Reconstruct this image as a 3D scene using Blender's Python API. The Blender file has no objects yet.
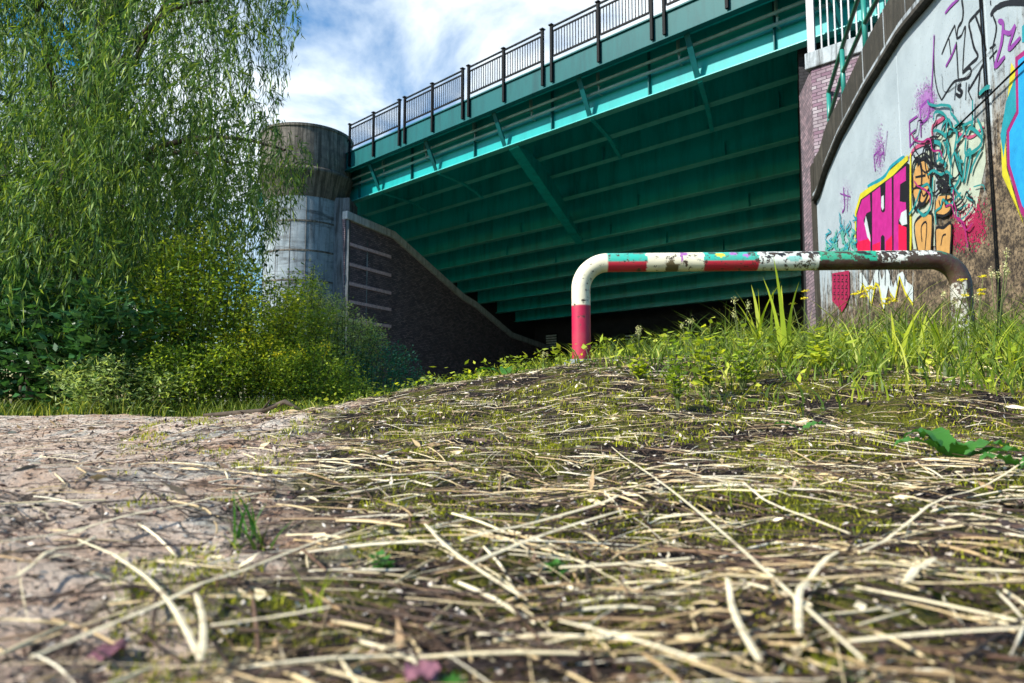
import bpy, math, random
import numpy as np
from mathutils import Vector, noise
random.seed(7); rng = np.random.default_rng(11)
S = bpy.context.scene; C = S.collection
R = math.radians

# ------------------------------------------------------------------ camera frame (used to survey points onto real planes)
EYE = .15; TH = R(4.9); F = 683.0
def ray(px, py):
    u = (px-512)/F; v = (341.5-py)/F
    return (u, math.cos(TH)-v*math.sin(TH), math.sin(TH)+v*math.cos(TH))
def vdir(px):
    r = ray(px, 341.5+F*math.tan(TH)); l = math.hypot(r[0], r[1]); return (r[0]/l, r[1]/l)
def hitY(px, py, Y):
    r = ray(px, py); t = Y/r[1]; return (t*r[0], Y, EYE+t*r[2])

# ------------------------------------------------------------------ helpers
def empty(name, label=None, cat=None, group=None, loc=(0, 0, 0)):
    o = bpy.data.objects.new(name, None); C.objects.link(o); o.location = loc; o.empty_display_size = .2
    tag(o, label, cat, group); return o
def tag(o, label=None, cat=None, group=None, kind=None):
    if label: o['label'] = label
    if cat: o['category'] = cat
    if group: o['group'] = group
    if kind: o['kind'] = kind
    return o
class MB:
    def __init__(s): s.v = []; s.f = []; s.uv = []; s.mi = []
    def add(s, vs, fs, uvs=None, mi=0):
        b = len(s.v); s.v += [tuple(p) for p in vs]
        s.uv += list(uvs) if uvs else [(p[0]+p[1], p[2]) for p in vs]
        for f in fs: s.f.append(tuple(b+i for i in f)); s.mi.append(mi)
    def tube(s, pts, r, n=8, cap=True, uvs=False):
        pts = [Vector(p) for p in pts]; rs = r if isinstance(r, (list, tuple)) else [r]*len(pts)
        vs = []; up = Vector((0, 0, 1)); prev = None
        for i, p in enumerate(pts):
            t = (pts[min(i+1, len(pts)-1)]-pts[max(i-1, 0)]).normalized()
            if prev is None:
                a = t.cross(up); a = a.normalized() if a.length > .05 else t.cross(Vector((0, 1, 0))).normalized()
            else:
                a = (prev-t*prev.dot(t)).normalized()
            prev = a; b = t.cross(a)
            for k in range(n):
                q = 2*math.pi*k/n; vs.append(p+(a*math.cos(q)+b*math.sin(q))*rs[i])
        fs = [(i*n+k, i*n+(k+1) % n, (i+1)*n+(k+1) % n, (i+1)*n+k) for i in range(len(pts)-1) for k in range(n)]
        if cap: fs += [tuple(range(n))[::-1], tuple((len(pts)-1)*n+k for k in range(n))]
        s.add(vs, fs); return s
    def build(s, name, mat, parent=None, smooth=False):
        me = bpy.data.meshes.new(name); me.from_pydata(s.v, [], s.f)
        uv = me.uv_layers.new(name='UVMap'); li = [0]*len(me.loops); me.loops.foreach_get('vertex_index', li)
        a = np.array(s.uv, dtype=np.float32)[np.array(li)]; uv.data.foreach_set('uv', a.ravel())
        mats = mat if isinstance(mat, (list, tuple)) else [mat]
        for m in mats: me.materials.append(m)
        if len(mats) > 1: me.polygons.foreach_set('material_index', s.mi)
        if smooth: me.polygons.foreach_set('use_smooth', [True]*len(me.polygons))
        me.update(); o = bpy.data.objects.new(name, me); C.objects.link(o)
        if parent: o.parent = parent
        return o
def bevel(o, w=.01, seg=2):
    m = o.modifiers.new('bevel', 'BEVEL'); m.width = w; m.segments = seg; m.limit_method = 'ANGLE'; return o
def npmesh(name, V, Fq, mat, parent=None, smooth=False):
    me = bpy.data.meshes.new(name)
    k = Fq.shape[1]
    me.vertices.add(len(V)); me.vertices.foreach_set('co', V.astype(np.float32).ravel())
    me.loops.add(Fq.size); me.loops.foreach_set('vertex_index', Fq.astype(np.int32).ravel())
    me.polygons.add(len(Fq)); me.polygons.foreach_set('loop_start', np.arange(0, Fq.size, k, dtype=np.int32))
    if smooth: me.polygons.foreach_set('use_smooth', np.ones(len(Fq), dtype=bool))
    me.materials.append(mat); me.update(calc_edges=True); me.validate()
    o = bpy.data.objects.new(name, me); C.objects.link(o)
    if parent: o.parent = parent
    return o

# ------------------------------------------------------------------ materials
class NT:
    def __init__(s, name, rough=.8, metal=0.0, spec=.3):
        s.m = bpy.data.materials.new(name); s.m.use_nodes = True; s.t = s.m.node_tree; s.n = s.t.nodes; s.l = s.t.links
        s.b = s.n['Principled BSDF']; s.b.inputs['Roughness'].default_value = rough; s.b.inputs['Metallic'].default_value = metal
        s.b.inputs['Specular IOR Level'].default_value = spec
    def node(s, t, **k):
        x = s.n.new(t)
        for a, v in k.items(): setattr(x, a, v)
        return x
    def coord(s, kind='Object', scale=(1, 1, 1)):
        tc = s.node('ShaderNodeTexCoord'); mp = s.node('ShaderNodeMapping'); mp.inputs['Scale'].default_value = scale
        s.l.new(tc.outputs[kind], mp.inputs[0]); return mp.outputs[0]
    def noise(s, vec, scale=5, detail=6, rough=.6, dist=0):
        x = s.node('ShaderNodeTexNoise'); x.inputs['Scale'].default_value = scale; x.inputs['Detail'].default_value = detail
        x.inputs['Roughness'].default_value = rough; x.inputs['Distortion'].default_value = dist
        if vec is not None: s.l.new(vec, x.inputs['Vector'])
        return x.outputs['Fac']
    def ramp(s, fac, stops, interp='LINEAR'):
        x = s.node('ShaderNodeValToRGB'); x.color_ramp.interpolation = interp; e = x.color_ramp.elements
        while len(e) > 1: e.remove(e[0])
        e[0].position = stops[0][0]; c = stops[0][1]; e[0].color = c if len(c) == 4 else (*c, 1)
        for p, c in stops[1:]:
            q = e.new(p); q.color = c if len(c) == 4 else (*c, 1)
        s.l.new(fac, x.inputs[0]); return x.outputs[0]
    def mix(s, fac, a, b, mode='MIX'):
        x = s.node('ShaderNodeMix', data_type='RGBA', blend_type=mode)
        for v, i in ((fac, 0), (a, 6), (b, 7)):
            if isinstance(v, (int, float)): x.inputs[i].default_value = v
            elif isinstance(v, tuple): x.inputs[i].default_value = (*v, 1) if len(v) == 3 else v
            else: s.l.new(v, x.inputs[i])
        return x.outputs[2]
    def math(s, op, a, b=0.0):
        x = s.node('ShaderNodeMath', operation=op)
        for v, i in ((a, 0), (b, 1)):
            if isinstance(v, (int, float)): x.inputs[i].default_value = v
            else: s.l.new(v, x.inputs[i])
        return x.outputs[0]
    def color(s, c):
        if isinstance(c, tuple): s.b.inputs['Base Color'].default_value = (*c, 1)
        else: s.l.new(c, s.b.inputs['Base Color'])
    def bump(s, h, strength=.5, dist=.02):
        x = s.node('ShaderNodeBump'); x.inputs['Strength'].default_value = strength; x.inputs['Distance'].default_value = dist
        s.l.new(h, x.inputs['Height']); s.l.new(x.outputs[0], s.b.inputs['Normal'])
BW = lambda p, a, b: None
def g(v): return (v, v, v)

def paint_metal(name, c, dark, amt=.5, rough=.38, spec=.5):
    n = NT(name, rough=rough, spec=spec); v = n.coord('Object')
    a = n.noise(n.coord('Object', (1.2, 1.2, .16)), 1.6, 8, .7); b = n.noise(v, 14, 6, .7)
    col = n.mix(n.ramp(a, [(.45, g(0)), (.72, g(.8))]), c, dark)
    rust = n.ramp(b, [(.66, g(0)), (.72, g(1))])
    col = n.mix(n.math('MULTIPLY', rust, amt), col, (.05, .03, .02))
    n.color(col); n.bump(b, .15, .01); return n.m
def simple(name, c, rough=.8, var=.35, scale=8, spec=.3):
    n = NT(name, rough=rough, spec=spec); v = n.coord('Object'); a = n.noise(v, scale, 6, .65)
    n.color(n.mix(n.ramp(a, [(.3, g(0)), (.7, g(1))]), tuple(x*(1-var) for x in c), tuple(min(1, x*(1+var)) for x in c)))
    n.bump(a, .3, .01); return n.m
def leafmat(name, cols, trans=.35, tcol=None, rough=.5):
    n = NT(name, rough=rough, spec=.25); gi = n.node('ShaderNodeNewGeometry')
    k = len(cols); col = n.ramp(gi.outputs['Random Per Island'], [(i/(k-1), c) for i, c in enumerate(cols)])
    v = n.coord('Object'); big = n.noise(v, .9, 3, .5)
    col = n.mix(n.ramp(big, [(.35, g(.0)), (.7, g(.6))]), col, tuple(tcol or cols[-1]))
    n.color(col); tr = n.node('ShaderNodeBsdfTranslucent'); mx = n.node('ShaderNodeMixShader'); mx.inputs[0].default_value = trans
    br = n.mix(1.0, col, (1.9, 1.8, .8), 'MULTIPLY'); n.l.new(br, tr.inputs[0])
    n.l.new(n.b.outputs[0], mx.inputs[1]); n.l.new(tr.outputs[0], mx.inputs[2])
    n.l.new(mx.outputs[0], n.n['Material Output'].inputs[0]); return n.m
def concrete(name, light, dark, uvscale=1.0, seam=None, grime=(.03, .028, .022), lo=.45, hi=.62, streak=1.0):
    n = NT(name, rough=.85); v = n.coord('UV'); vs = n.coord('UV', (3.5*uvscale, .25*uvscale, 1))
    a = n.noise(v, 2.2*uvscale, 8, .7, .6); b = n.noise(vs, 1.6, 8, .7, .3); f = n.noise(v, 30, 4, .7)
    col = n.mix(n.ramp(a, [(.3, g(0)), (.7, g(1))]), light, dark)
    st = n.ramp(b, [(lo, g(0)), (hi, g(1))])
    col = n.mix(n.math('MULTIPLY', st, .85*streak), col, grime)
    col = n.mix(n.ramp(f, [(.6, g(0)), (.68, g(.7))]), col, grime)
    n.color(col); n.bump(f, .5, .015); return n.m

M = {}
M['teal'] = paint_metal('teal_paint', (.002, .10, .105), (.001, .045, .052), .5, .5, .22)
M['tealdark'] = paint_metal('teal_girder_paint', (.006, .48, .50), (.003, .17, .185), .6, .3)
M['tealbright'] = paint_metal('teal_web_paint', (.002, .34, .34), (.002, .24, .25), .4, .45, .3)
M['flange'] = paint_metal('lit_worn_teal_flange_paint', (.09, .54, .52), (.03, .34, .32), .8, .35)  # lighter than the webs: stronger light on the flanges painted in, plus greyish wear
M['pipegrey'] = paint_metal('service_pipe_grey', (.16, .30, .28), (.06, .13, .12), .6)
M['black'] = paint_metal('black_railing_paint', (.004, .005, .006), (.003, .003, .004), .1, .6, .12)
M['deckdark'] = simple('deck_underside', (.05, .07, .065), .9)
M['lightrail'] = paint_metal('pale_railing_paint', (.20, .23, .27), (.11, .14, .17), .5)
M['greenrail'] = paint_metal('green_handrail_paint', (.03, .12, .07), (.015, .04, .03), .9)
M['tealpost'] = paint_metal('teal_handrail_post_paint', (.02, .22, .18), (.012, .11, .09), .8)
M['pillar'] = concrete('pillar_concrete', (.42, .49, .52), (.10, .13, .155), 1.0, lo=.42, hi=.55)
M['pillardark'] = concrete('pillar_head_concrete', (.30, .27, .22), (.09, .08, .07), 1.2, lo=.38, hi=.6)
M['coping'] = concrete('coping_concrete', (.46, .52, .55), (.24, .27, .29), 1.0)
M['copinglight'] = concrete('wing_wall_coping_concrete', (.68, .70, .70), (.44, .46, .46), 1.0, streak=.5)
M['pilaster'] = concrete('pilaster_concrete', (.21, .24, .26), (.10, .12, .135), 1.0)
M['parapet'] = concrete('stair_parapet_concrete', (.10, .09, .07), (.03, .027, .02), 1.5, lo=.38, hi=.55)
def columnmat():
    n = NT('column_concrete', rough=.85); v = n.coord('UV'); vs = n.coord('UV', (2.0, .22, 1)); vh = n.coord('UV', (.18, 1.5, 1))
    a = n.noise(v, 1.5, 8, .7, .6); b = n.noise(vs, 1.6, 8, .72, .5); c = n.noise(vh, 1.3, 8, .75, .4); f = n.noise(v, 22, 5, .75)
    col = n.mix(n.ramp(a, [(.3, g(0)), (.7, g(1))]), (.36, .42, .45), (.20, .25, .28))
    col = n.mix(n.ramp(b, [(.50, g(0)), (.66, g(.75))]), col, (.04, .042, .045)); col = n.mix(n.ramp(c, [(.52, g(0)), (.62, g(.8))]), col, (.05, .05, .05))
    col = n.mix(n.ramp(f, [(.58, g(0)), (.66, g(.7))]), col, (.03, .03, .03)); n.color(col); n.bump(f, .5, .015); return n.m
M['pillar'] = columnmat()
def wallmat():
    n = NT('panel_wall_concrete', rough=.7); v = n.coord('UV'); vs = n.coord('UV', (5, .35, 1))
    a = n.noise(v, 1.3, 8, .7, .4); b = n.noise(vs, 1.5, 8, .72, .3); f = n.noise(v, 26, 5, .75); v9 = n.noise(v, 5, 8, .75)
    sx = n.node('ShaderNodeSeparateXYZ'); n.l.new(v, sx.inputs[0])
    base = n.mix(n.ramp(a, [(.3, g(0)), (.75, g(1))]), (.40, .47, .50), (.28, .34, .37))
    # dirt climbing up from the foot of the wall, and the unpainted last bay nearest the path
    h = n.math('ADD', n.math('MULTIPLY', sx.outputs[1], -.38), n.math('MULTIPLY', b, 1.6))
    h = n.math('ADD', h, n.math('MULTIPLY', n.math('MAXIMUM', n.math('SUBTRACT', sx.outputs[0], 4.6), 0.0), .07))
    h = n.math('ADD', h, n.math('MULTIPLY', v9, .9))
    low = n.ramp(h, [(.12, g(0)), (.5, g(1))])
    dirt = n.mix(n.ramp(v9, [(.4, g(0)), (.6, g(1))]), (.28, .21, .13), (.04, .03, .02))
    col = n.mix(low, base, dirt)
    spk = n.math('ADD', f, n.math('MULTIPLY', low, .13)); sep = n.math('ADD', spk, n.math('MULTIPLY', v9, .25))
    col = n.mix(n.ramp(sep, [(.74, g(0)), (.80, g(.85))]), col, (.025, .02, .018))
    n.color(col); n.bump(f, .3, .01); return n.m
M['wall'] = wallmat()
def brickmat(name, c1, c2, mortar, scale=1.0):
    n = NT(name, rough=.9); v = n.coord('UV'); t = n.node('ShaderNodeTexBrick'); n.l.new(v, t.inputs['Vector'])
    t.inputs['Color1'].default_value = (*c1, 1); t.inputs['Color2'].default_value = (*c2, 1); t.inputs['Mortar'].default_value = (*mortar, 1)
    t.inputs['Scale'].default_value = scale; t.inputs['Brick Width'].default_value = .24; t.inputs['Row Height'].default_value = .09
    t.inputs['Mortar Size'].default_value = .009; t.inputs['Bias'].default_value = 0
    a = n.noise(v, 1.1, 8, .7); col = n.mix(n.ramp(a, [(.35, g(0)), (.75, g(.75))]), t.outputs[0], tuple(x*.35 for x in c1))
    n.color(col); n.bump(n.math('SUBTRACT', 1.0, t.outputs['Fac']), .6, .01); return n.m
M['brick'] = brickmat('dark_brick', (.36, .26, .29), (.13, .11, .13), (.02, .02, .022))
M['brickband'] = simple('pink_brick_band', (.74, .52, .54), .9)
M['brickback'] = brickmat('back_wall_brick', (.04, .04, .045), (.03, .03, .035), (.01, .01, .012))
M['pierbrick'] = brickmat('pier_brick', (.22, .13, .18), (.42, .38, .40), (.05, .04, .05), 1.0)
M['louvre'] = simple('pale_louvre', (.5, .55, .5), .7)
M['bark'] = simple('bark', (.07, .055, .04), .95, .5, 12)
M['twig'] = simple('green_stem', (.10, .13, .04), .8, .4, 20)
M['willow'] = leafmat('willow_leaf', [(.006, .025, .014), (.03, .09, .028), (.12, .24, .05), (.36, .46, .06)], .24, (.09, .17, .025), .6)
M['broad'] = leafmat('broad_dark_leaf', [(.02, .07, .03), (.04, .13, .04), (.09, .2, .06)], .2, (.05, .15, .04), .3)
M['shrub'] = leafmat('shrub_leaf', [(.015, .05, .01), (.16, .28, .03), (.48, .58, .07)], .36, (.36, .48, .05))
M['shrubyel'] = leafmat('yellow_shrub_leaf', [(.02, .06, .01), (.26, .38, .03), (.58, .60, .06)], .38, (.44, .50, .05))
M['greyweed'] = leafmat('grey_green_leaf', [(.05, .11, .03), (.26, .38, .12), (.50, .58, .24)], .34, (.36, .48, .16))
M['bluegreen'] = leafmat('blue_green_leaf', [(.01, .08, .055), (.03, .19, .12), (.10, .28, .15)], .25, (.02, .15, .09))
M['darktree'] = leafmat('far_tree_leaf', [(.012, .04, .015), (.03, .08, .025), (.06, .12, .03)], .25, (.05, .1, .02))
M['grass'] = leafmat('grass_blade', [(.008, .02, .006), (.03, .08, .012), (.14, .22, .02), (.50, .50, .09)], .25, (.15, .22, .02))
M['tallgrass'] = leafmat('broad_grass_blade', [(.16, .26, .02), (.30, .40, .03), (.45, .48, .05)], .5, (.4, .45, .04))
M['dock'] = leafmat('dock_leaf', [(.03, .13, .02), (.06, .2, .03)], .2, (.07, .22, .03), .5)
M['moss'] = leafmat('moss_tuft', [(.02, .04, .004), (.20, .24, .010), (.60, .58, .02)], .25, (.34, .36, .01))
M['yellow'] = leafmat('yellow_petal', [(.6, .5, .02), (.8, .72, .05)], .3, (.8, .72, .05))
M['seed'] = leafmat('pale_seed_head', [(.4, .42, .2), (.7, .68, .4)], .3, (.6, .6, .3))
def strawmat(name, cols):
    n = NT(name, rough=.5, spec=.4); gi = n.node('ShaderNodeNewGeometry'); k = len(cols)
    col = n.ramp(gi.outputs['Random Per Island'], [(i/(k-1), c) for i, c in enumerate(cols)])
    v = n.coord('Object'); a = n.noise(v, 40, 4, .7)
    col = n.mix(n.ramp(a, [(.52, g(0)), (.68, g(.7))]), col, (.14, .08, .045)); n.color(col); n.bump(a, .3, .002); return n.m
M['straw'] = strawmat('dry_straw', [(.03, .018, .012), (.14, .08, .05), (.50, .35, .17), (.70, .56, .31), (.78, .68, .44), (.82, .75, .56)])
M['stalk'] = strawmat('pale_dry_stalk', [(.72, .60, .36), (.82, .73, .50)])
M['darkstalk'] = strawmat('dark_dry_stalk', [(.02, .012, .009), (.06, .035, .022)])
M['chip'] = strawmat('litter_chip', [(.012, .008, .008), (.025, .014, .013), (.06, .03, .028), (.22, .13, .09), (.62, .52, .40), (.76, .70, .60)])

def groundmat():
    n = NT('bare_ground', rough=.95, spec=.2); v = n.coord('Object')
    a = n.noise(v, 1.4, 10, .72, .8); b = n.noise(v, 5.5, 10, .75, .5); c = n.noise(v, 45, 6, .75); d = n.noise(v, 220, 4, .7); e = n.noise(v, 3.1, 6, .65, .5)
    stone = n.mix(n.ramp(b, [(.36, g(0)), (.62, g(1))]), (.42, .23, .13), (.84, .73, .60))
    stone = n.mix(n.ramp(c, [(.545, g(0)), (.60, g(.95))]), stone, (.025, .017, .014))
    grey = n.mix(n.ramp(c, [(.4, g(0)), (.6, g(1))]), (.55, .56, .50), (.12, .11, .10))
    stone = n.mix(n.ramp(e, [(.54, g(0)), (.6, g(.85))]), stone, grey)
    soil = n.mix(n.ramp(c, [(.48, g(0)), (.72, g(1))]), (.004, .003, .003), (.085, .05, .036))
    soil = n.mix(n.ramp(d, [(.58, g(0)), (.64, g(.8))]), soil, (.42, .32, .22))
    sx = n.node('ShaderNodeSeparateXYZ'); n.l.new(v, sx.inputs[0])
    vo = n.node('ShaderNodeTexVoronoi', feature='DISTANCE_TO_EDGE'); vo.inputs['Scale'].default_value = 7.0
    wv = n.node('ShaderNodeTexNoise'); wv.inputs['Scale'].default_value = 9; wv.inputs['Detail'].default_value = 6; n.l.new(v, wv.inputs['Vector'])
    va = n.node('ShaderNodeVectorMath', operation='MULTIPLY_ADD'); n.l.new(wv.outputs['Color'], va.inputs[0]); va.inputs[1].default_value = (.22, .22, .22); n.l.new(v, va.inputs[2]); n.l.new(va.outputs[0], vo.inputs['Vector'])
    crk = n.ramp(vo.outputs['Distance'], [(.012, g(1)), (.045, g(0))])
    stone = n.mix(n.math('MULTIPLY', crk, n.ramp(a, [(.35, g(.25)), (.6, g(1))])), stone, (.02, .014, .011))
    # trodden pale hardstanding on the left, litter soil towards the barrier
    k = n.math('ADD', n.math('MULTIPLY', sx.outputs[0], .8), n.math('MULTIPLY', a, .9))
    k = n.math('ADD', k, n.math('MULTIPLY', sx.outputs[1], .16))
    col = n.mix(n.ramp(k, [(.32, g(0)), (.42, g(1))]), stone, soil)
    gr = n.math('MULTIPLY', n.ramp(b, [(.47, g(0)), (.56, g(1))]), n.ramp(k, [(.3, g(0)), (.42, g(1))]))
    col = n.mix(gr, col, n.mix(n.ramp(d, [(.4, g(0)), (.6, g(1))]), (.02, .03, .004), (.22, .22, .015)))
    # beyond the trodden patch the land is dark turf and damp soil
    def away(sock, c, r0): return n.math('MULTIPLY', n.math('SUBTRACT', n.math('ABSOLUTE', n.math('SUBTRACT', sock, c)), r0), .7)
    far = n.math('MAXIMUM', away(sx.outputs[0], 0.0, 5.0), away(sx.outputs[1], 1.5, 5.2)); far = n.math('ADD', far, n.math('MULTIPLY', b, .8))
    col = n.mix(n.ramp(far, [(.3, g(0)), (.8, g(1))]), col, n.mix(n.ramp(b, [(.4, g(0)), (.6, g(1))]), (.06, .065, .035), (.14, .15, .09)))
    n.color(col)
    h = n.math('SUBTRACT', n.math('ADD', n.math('MULTIPLY', c, .7), n.math('MULTIPLY', d, .3)), n.math('MULTIPLY', crk, .4)); n.bump(h, 1.0, .03); return n.m
M['ground'] = groundmat()

# ------------------------------------------------------------------ terrain
def sst(t): t = max(0., min(1., t)); return t*t*(3-2*t)
def gz(x, y):
    A = .44*sst((x+2.1)/3.3)+.04*sst((x-1)/2)
    z = A*sst((y-.75)/3.6)
    z -= .05*sst((y-5)/6)*(1-sst((x+1.5)/1.5))
    z -= 1.3*sst((y-5.2)/7)*sst((x+2.5)/2.5)*(1-.8*sst((x-3.)/3.))
    z -= 1.0*sst((y-14)/8)
    return z
def gzr(x, y):
    z = gz(x, y)
    if abs(x) < 9 and -1 < y < 12:
        p = Vector((x, y, 3.1))
        z += .034*noise.noise(p*1.5)+.018*noise.noise(p*5.3)+.009*noise.noise(p*17)+.004*noise.noise(p*55)
        if x < .2: z += (.022*abs(noise.noise(p*4+Vector((7, 3, 1))))+.012*abs(noise.noise(p*13)))*sst((.2-x)/1.0)
    return z
def axis(fine0, fine1, step, lo, hi, gr):
    a = [fine0+step*i for i in range(int((fine1-fine0)/step)+1)]
    s = step; p = a[-1]
    while p < hi: s *= gr; p += s; a.append(p)
    s = step; p = a[0]; b = []
    while p > lo: s *= gr; p -= s; b.append(p)
    return b[::-1]+a
xs = axis(-.9, .9, .010, -420, 420, 1.035); ys = axis(.15, 1.6, .010, -420, 600, 1.03)
V = np.array([(x, y, gzr(x, y)) for y in ys for x in xs])
nx, ny = len(xs), len(ys); I = np.arange(nx*ny).reshape(ny, nx)
Q = np.stack([I[:-1, :-1], I[:-1, 1:], I[1:, 1:], I[1:, :-1]], -1).reshape(-1, 4)
ground = npmesh('ground', V, Q, M['ground'], smooth=True); tag(ground, 'bare trodden ground rising to a grassy crest', 'ground', kind='structure')

# ------------------------------------------------------------------ plane frames
class Plane:
    """vertical plane through P with horizontal direction d; s runs along d."""
    def __init__(s, P, d, side=1):
        s.P = P; s.d = d; s.n = (d[1]*side, -d[0]*side)     # n = outward (towards viewer)
        s.D = P[0]*s.n[0]+P[1]*s.n[1]
    def hit(s, px, py):
        r = ray(px, py); t = s.D/(r[0]*s.n[0]+r[1]*s.n[1]); X, Y, Z = t*r[0], t*r[1], EYE+t*r[2]
        return ((X-s.P[0])*s.d[0]+(Y-s.P[1])*s.d[1], Z)
    def w(s, a, z, off=0.): return (s.P[0]+a*s.d[0]+off*s.n[0], s.P[1]+a*s.d[1]+off*s.n[1], z)
    def slab(s, mb, poly, o0, o1, mi=0):
        n = len(poly); vs = [s.w(a, z, o1) for a, z in poly]+[s.w(a, z, o0) for a, z in poly]
        fs = [tuple(range(n)), tuple(range(2*n-1, n-1, -1))]+[(i, n+i, n+(i+1) % n, (i+1) % n) for i in range(n)]
        uv = [(a, z) for a, z in poly]+[(a+(o1-o0), z) for a, z in poly]
        mb.add(vs, fs, uv, mi)
    def box(s, mb, a0, a1, o0, o1, z0, z1): s.slab(mb, [(a0, z0), (a1, z0), (a1, z1), (a0, z1)], o0, o1)

# ------------------------------------------------------------------ bridge
bd = vdir(-210); bn = (-bd[1], bd[0])                # bd runs left and away along the bridge
nf = (bd[1], -bd[0])                                  # away from camera
BR = Plane((0, 0), bd, 1)                              # offset measured along +n = nf -> use D directly
assert abs(BR.n[0]-nf[0]) < 1e-6
def hitD(px, py, D):
    r = ray(px, py); t = D/(r[0]*nf[0]+r[1]*nf[1]); X, Y, Z = t*r[0], t*r[1], EYE+t*r[2]
    return X*bd[0]+Y*bd[1], Z
S0, S1 = -1.0, 36.0
FZ0, FZ1 = hitD(516, 99, 17.3)[1], 0
FZ0 = 10.85; FZ1 = 11.66
bridge = empty('road_bridge', 'teal painted steel road bridge spanning overhead between brick abutments', 'bridge', loc=(0, 0, 0))
def bbox(mb, s0, s1, D0, D1, z0, z1): BR.box(mb, s0, s1, D0, D1, z0, z1)
# fascia beam
m = MB(); bbox(m, S0, S1, 17.30, 17.36, FZ0, FZ1); bbox(m, S0, S1, 17.18, 17.42, FZ0-.035, FZ0+.003); bbox(m, S0, S1, 17.24, 17.5, FZ1-.003, FZ1+.05)
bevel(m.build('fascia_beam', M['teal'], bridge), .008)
# girders
gD = [18.15, 20.6, 22.5, 24.4, 26.3, 28.2, 30.1, 32.0, 34.0, 36.0, 38.0]
gZ = [9.66, 9.98, 9.92, 9.50, 8.95, 8.45, 8.0, 7.6, 7.1, 6.6, 6.1]
for i, (D, z) in enumerate(zip(gD, gZ)):
    m = MB(); wz = z+(1.35 if i < 3 else 1.9)
    bbox(m, S0, S1, D-.02, D+.02, z+.03, wz+.2); fl = .17 if i < 3 else .21
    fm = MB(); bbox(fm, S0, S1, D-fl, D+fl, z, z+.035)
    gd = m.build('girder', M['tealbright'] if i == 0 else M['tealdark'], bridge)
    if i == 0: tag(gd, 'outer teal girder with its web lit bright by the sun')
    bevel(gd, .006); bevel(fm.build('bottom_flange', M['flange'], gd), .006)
# stiffeners on the girder webs
sb = [hitD(x, y, 18.15)[0] for x, y in ((382, 191), (434, 172), (500, 148), (585.5, 118), (700, 79))]
step = (sb[0]-sb[-1])/4
brs = [sb[-1]+step*k for k in range(-2, 6)]
for s in brs:
    for q in (.42,):
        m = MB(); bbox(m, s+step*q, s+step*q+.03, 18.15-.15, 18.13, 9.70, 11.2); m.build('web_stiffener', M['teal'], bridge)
for i in range(1, 9):
    for k in range(3 + (i % 2)):
        s = 8+k*7.3+(i*2.9) % 5; m = MB(); bbox(m, s, s+.03, gD[i]-.17, gD[i]-.02, gZ[i]+.03, gZ[i]+.62)
        m.build('web_stiffener', M['tealdark'], bridge)
# deck soffit, stepped down with the girders
prof = [(17.36, 11.6), (17.36, 11.35), (18.2, 11.3)]+[(D+.0, min(11.3, z+(1.4 if z > 9.6 else 2.0))) for D, z in zip(gD[1:], gZ[1:])]+[(41, 7.9), (41, 11.6)]
m = MB(); vs = [BR.w(S0, z, D) for D, z in prof]+[BR.w(S1, z, D) for D, z in prof]; n = len(prof)
m.add(vs, [tuple(range(n)), tuple(range(2*n-1, n-1, -1))]+[(i, i+n, (i+1) % n+n, (i+1) % n) for i in range(n)])
m.build('deck', M['tealdark'], bridge)
# inner edge stringer seen dark under the fascia
m = MB(); bbox(m, S0, S1, 17.62, 17.66, 10.98, 11.4); bbox(m, S0, S1, 17.55, 17.72, 10.95, 10.983); m.build('edge_stringer', M['tealdark'], bridge)
# brackets: inclined struts from fascia down to outer girder
for s in brs:
    m = MB(); a = [(17.36, 10.93), (17.36, 10.80), (18.66, 9.96), (18.8, 9.96), (18.8, 10.10)]
    for s0, s1, pr in ((s-.09, s+.09, [(17.40, 10.82), (18.0, 9.70), (18.0, 9.76), (17.40, 10.88)]), (s-.012, s+.012, [(17.40, 10.865), (18.0, 9.75), (18.0, 10.05), (17.40, 11.1)])):
        vs = [BR.w(s0, z, D) for D, z in pr]+[BR.w(s1, z, D) for D, z in pr]
        m.add(vs, [(0, 1, 2, 3), (7, 6, 5, 4), (0, 4, 5, 1), (1, 5, 6, 2), (2, 6, 7, 3), (3, 7, 4, 0)])
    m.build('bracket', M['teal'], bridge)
# transverse members
td = vdir(770); tds = (td[0]*bd[0]+td[1]*bd[1])/(td[0]*nf[0]+td[1]*nf[1])
def cross(s, D0, D1, wd, zf, nm='cross_beam', drop=.05, mat='tealdark', zt=None):
    m = MB(); k = 8; vs = []
    for i in range(k+1):
        D = D0+(D1-D0)*i/k; z = zf(D)-drop; ss = s+tds*(D-D0)
        vs += [BR.w(ss-wd/2, z, D), BR.w(ss+wd/2, z, D), BR.w(ss+wd/2, (zt or zf)(D)-.004, D), BR.w(ss-wd/2, (zt or zf)(D)-.004, D)]
    fs = [(0, 1, 2, 3), tuple(4*k+j for j in (3, 2, 1, 0))]
    for i in range(k):
        for j in range(4): fs.append((4*i+j, 4*i+4+j, 4*i+4+(j+1) % 4, 4*i+(j+1) % 4))
    m.add(vs, fs); return m.build(nm, M[mat], bridge)
zi = lambda D: float(np.interp(D, gD, gZ))
for k, s in enumerate(brs):
    if k == 4: continue
    cross(s, 18.15, 22.5, .16, zi)
bigs = hitD(513, 148, 18.15)[0]; e = hitD(580, 246, 28.4)[0]
sv = tds; tds = (e-bigs)/(28.4-18.15); o = cross(bigs, 18.2, 28.4, .5, lambda D: 9.60+(D-18.15)*(8.40-9.60)/(28.4-18.15), drop=.0, zt=zi); tag(o, 'wide diagonal cross beam under the girders'); tds = sv
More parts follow.
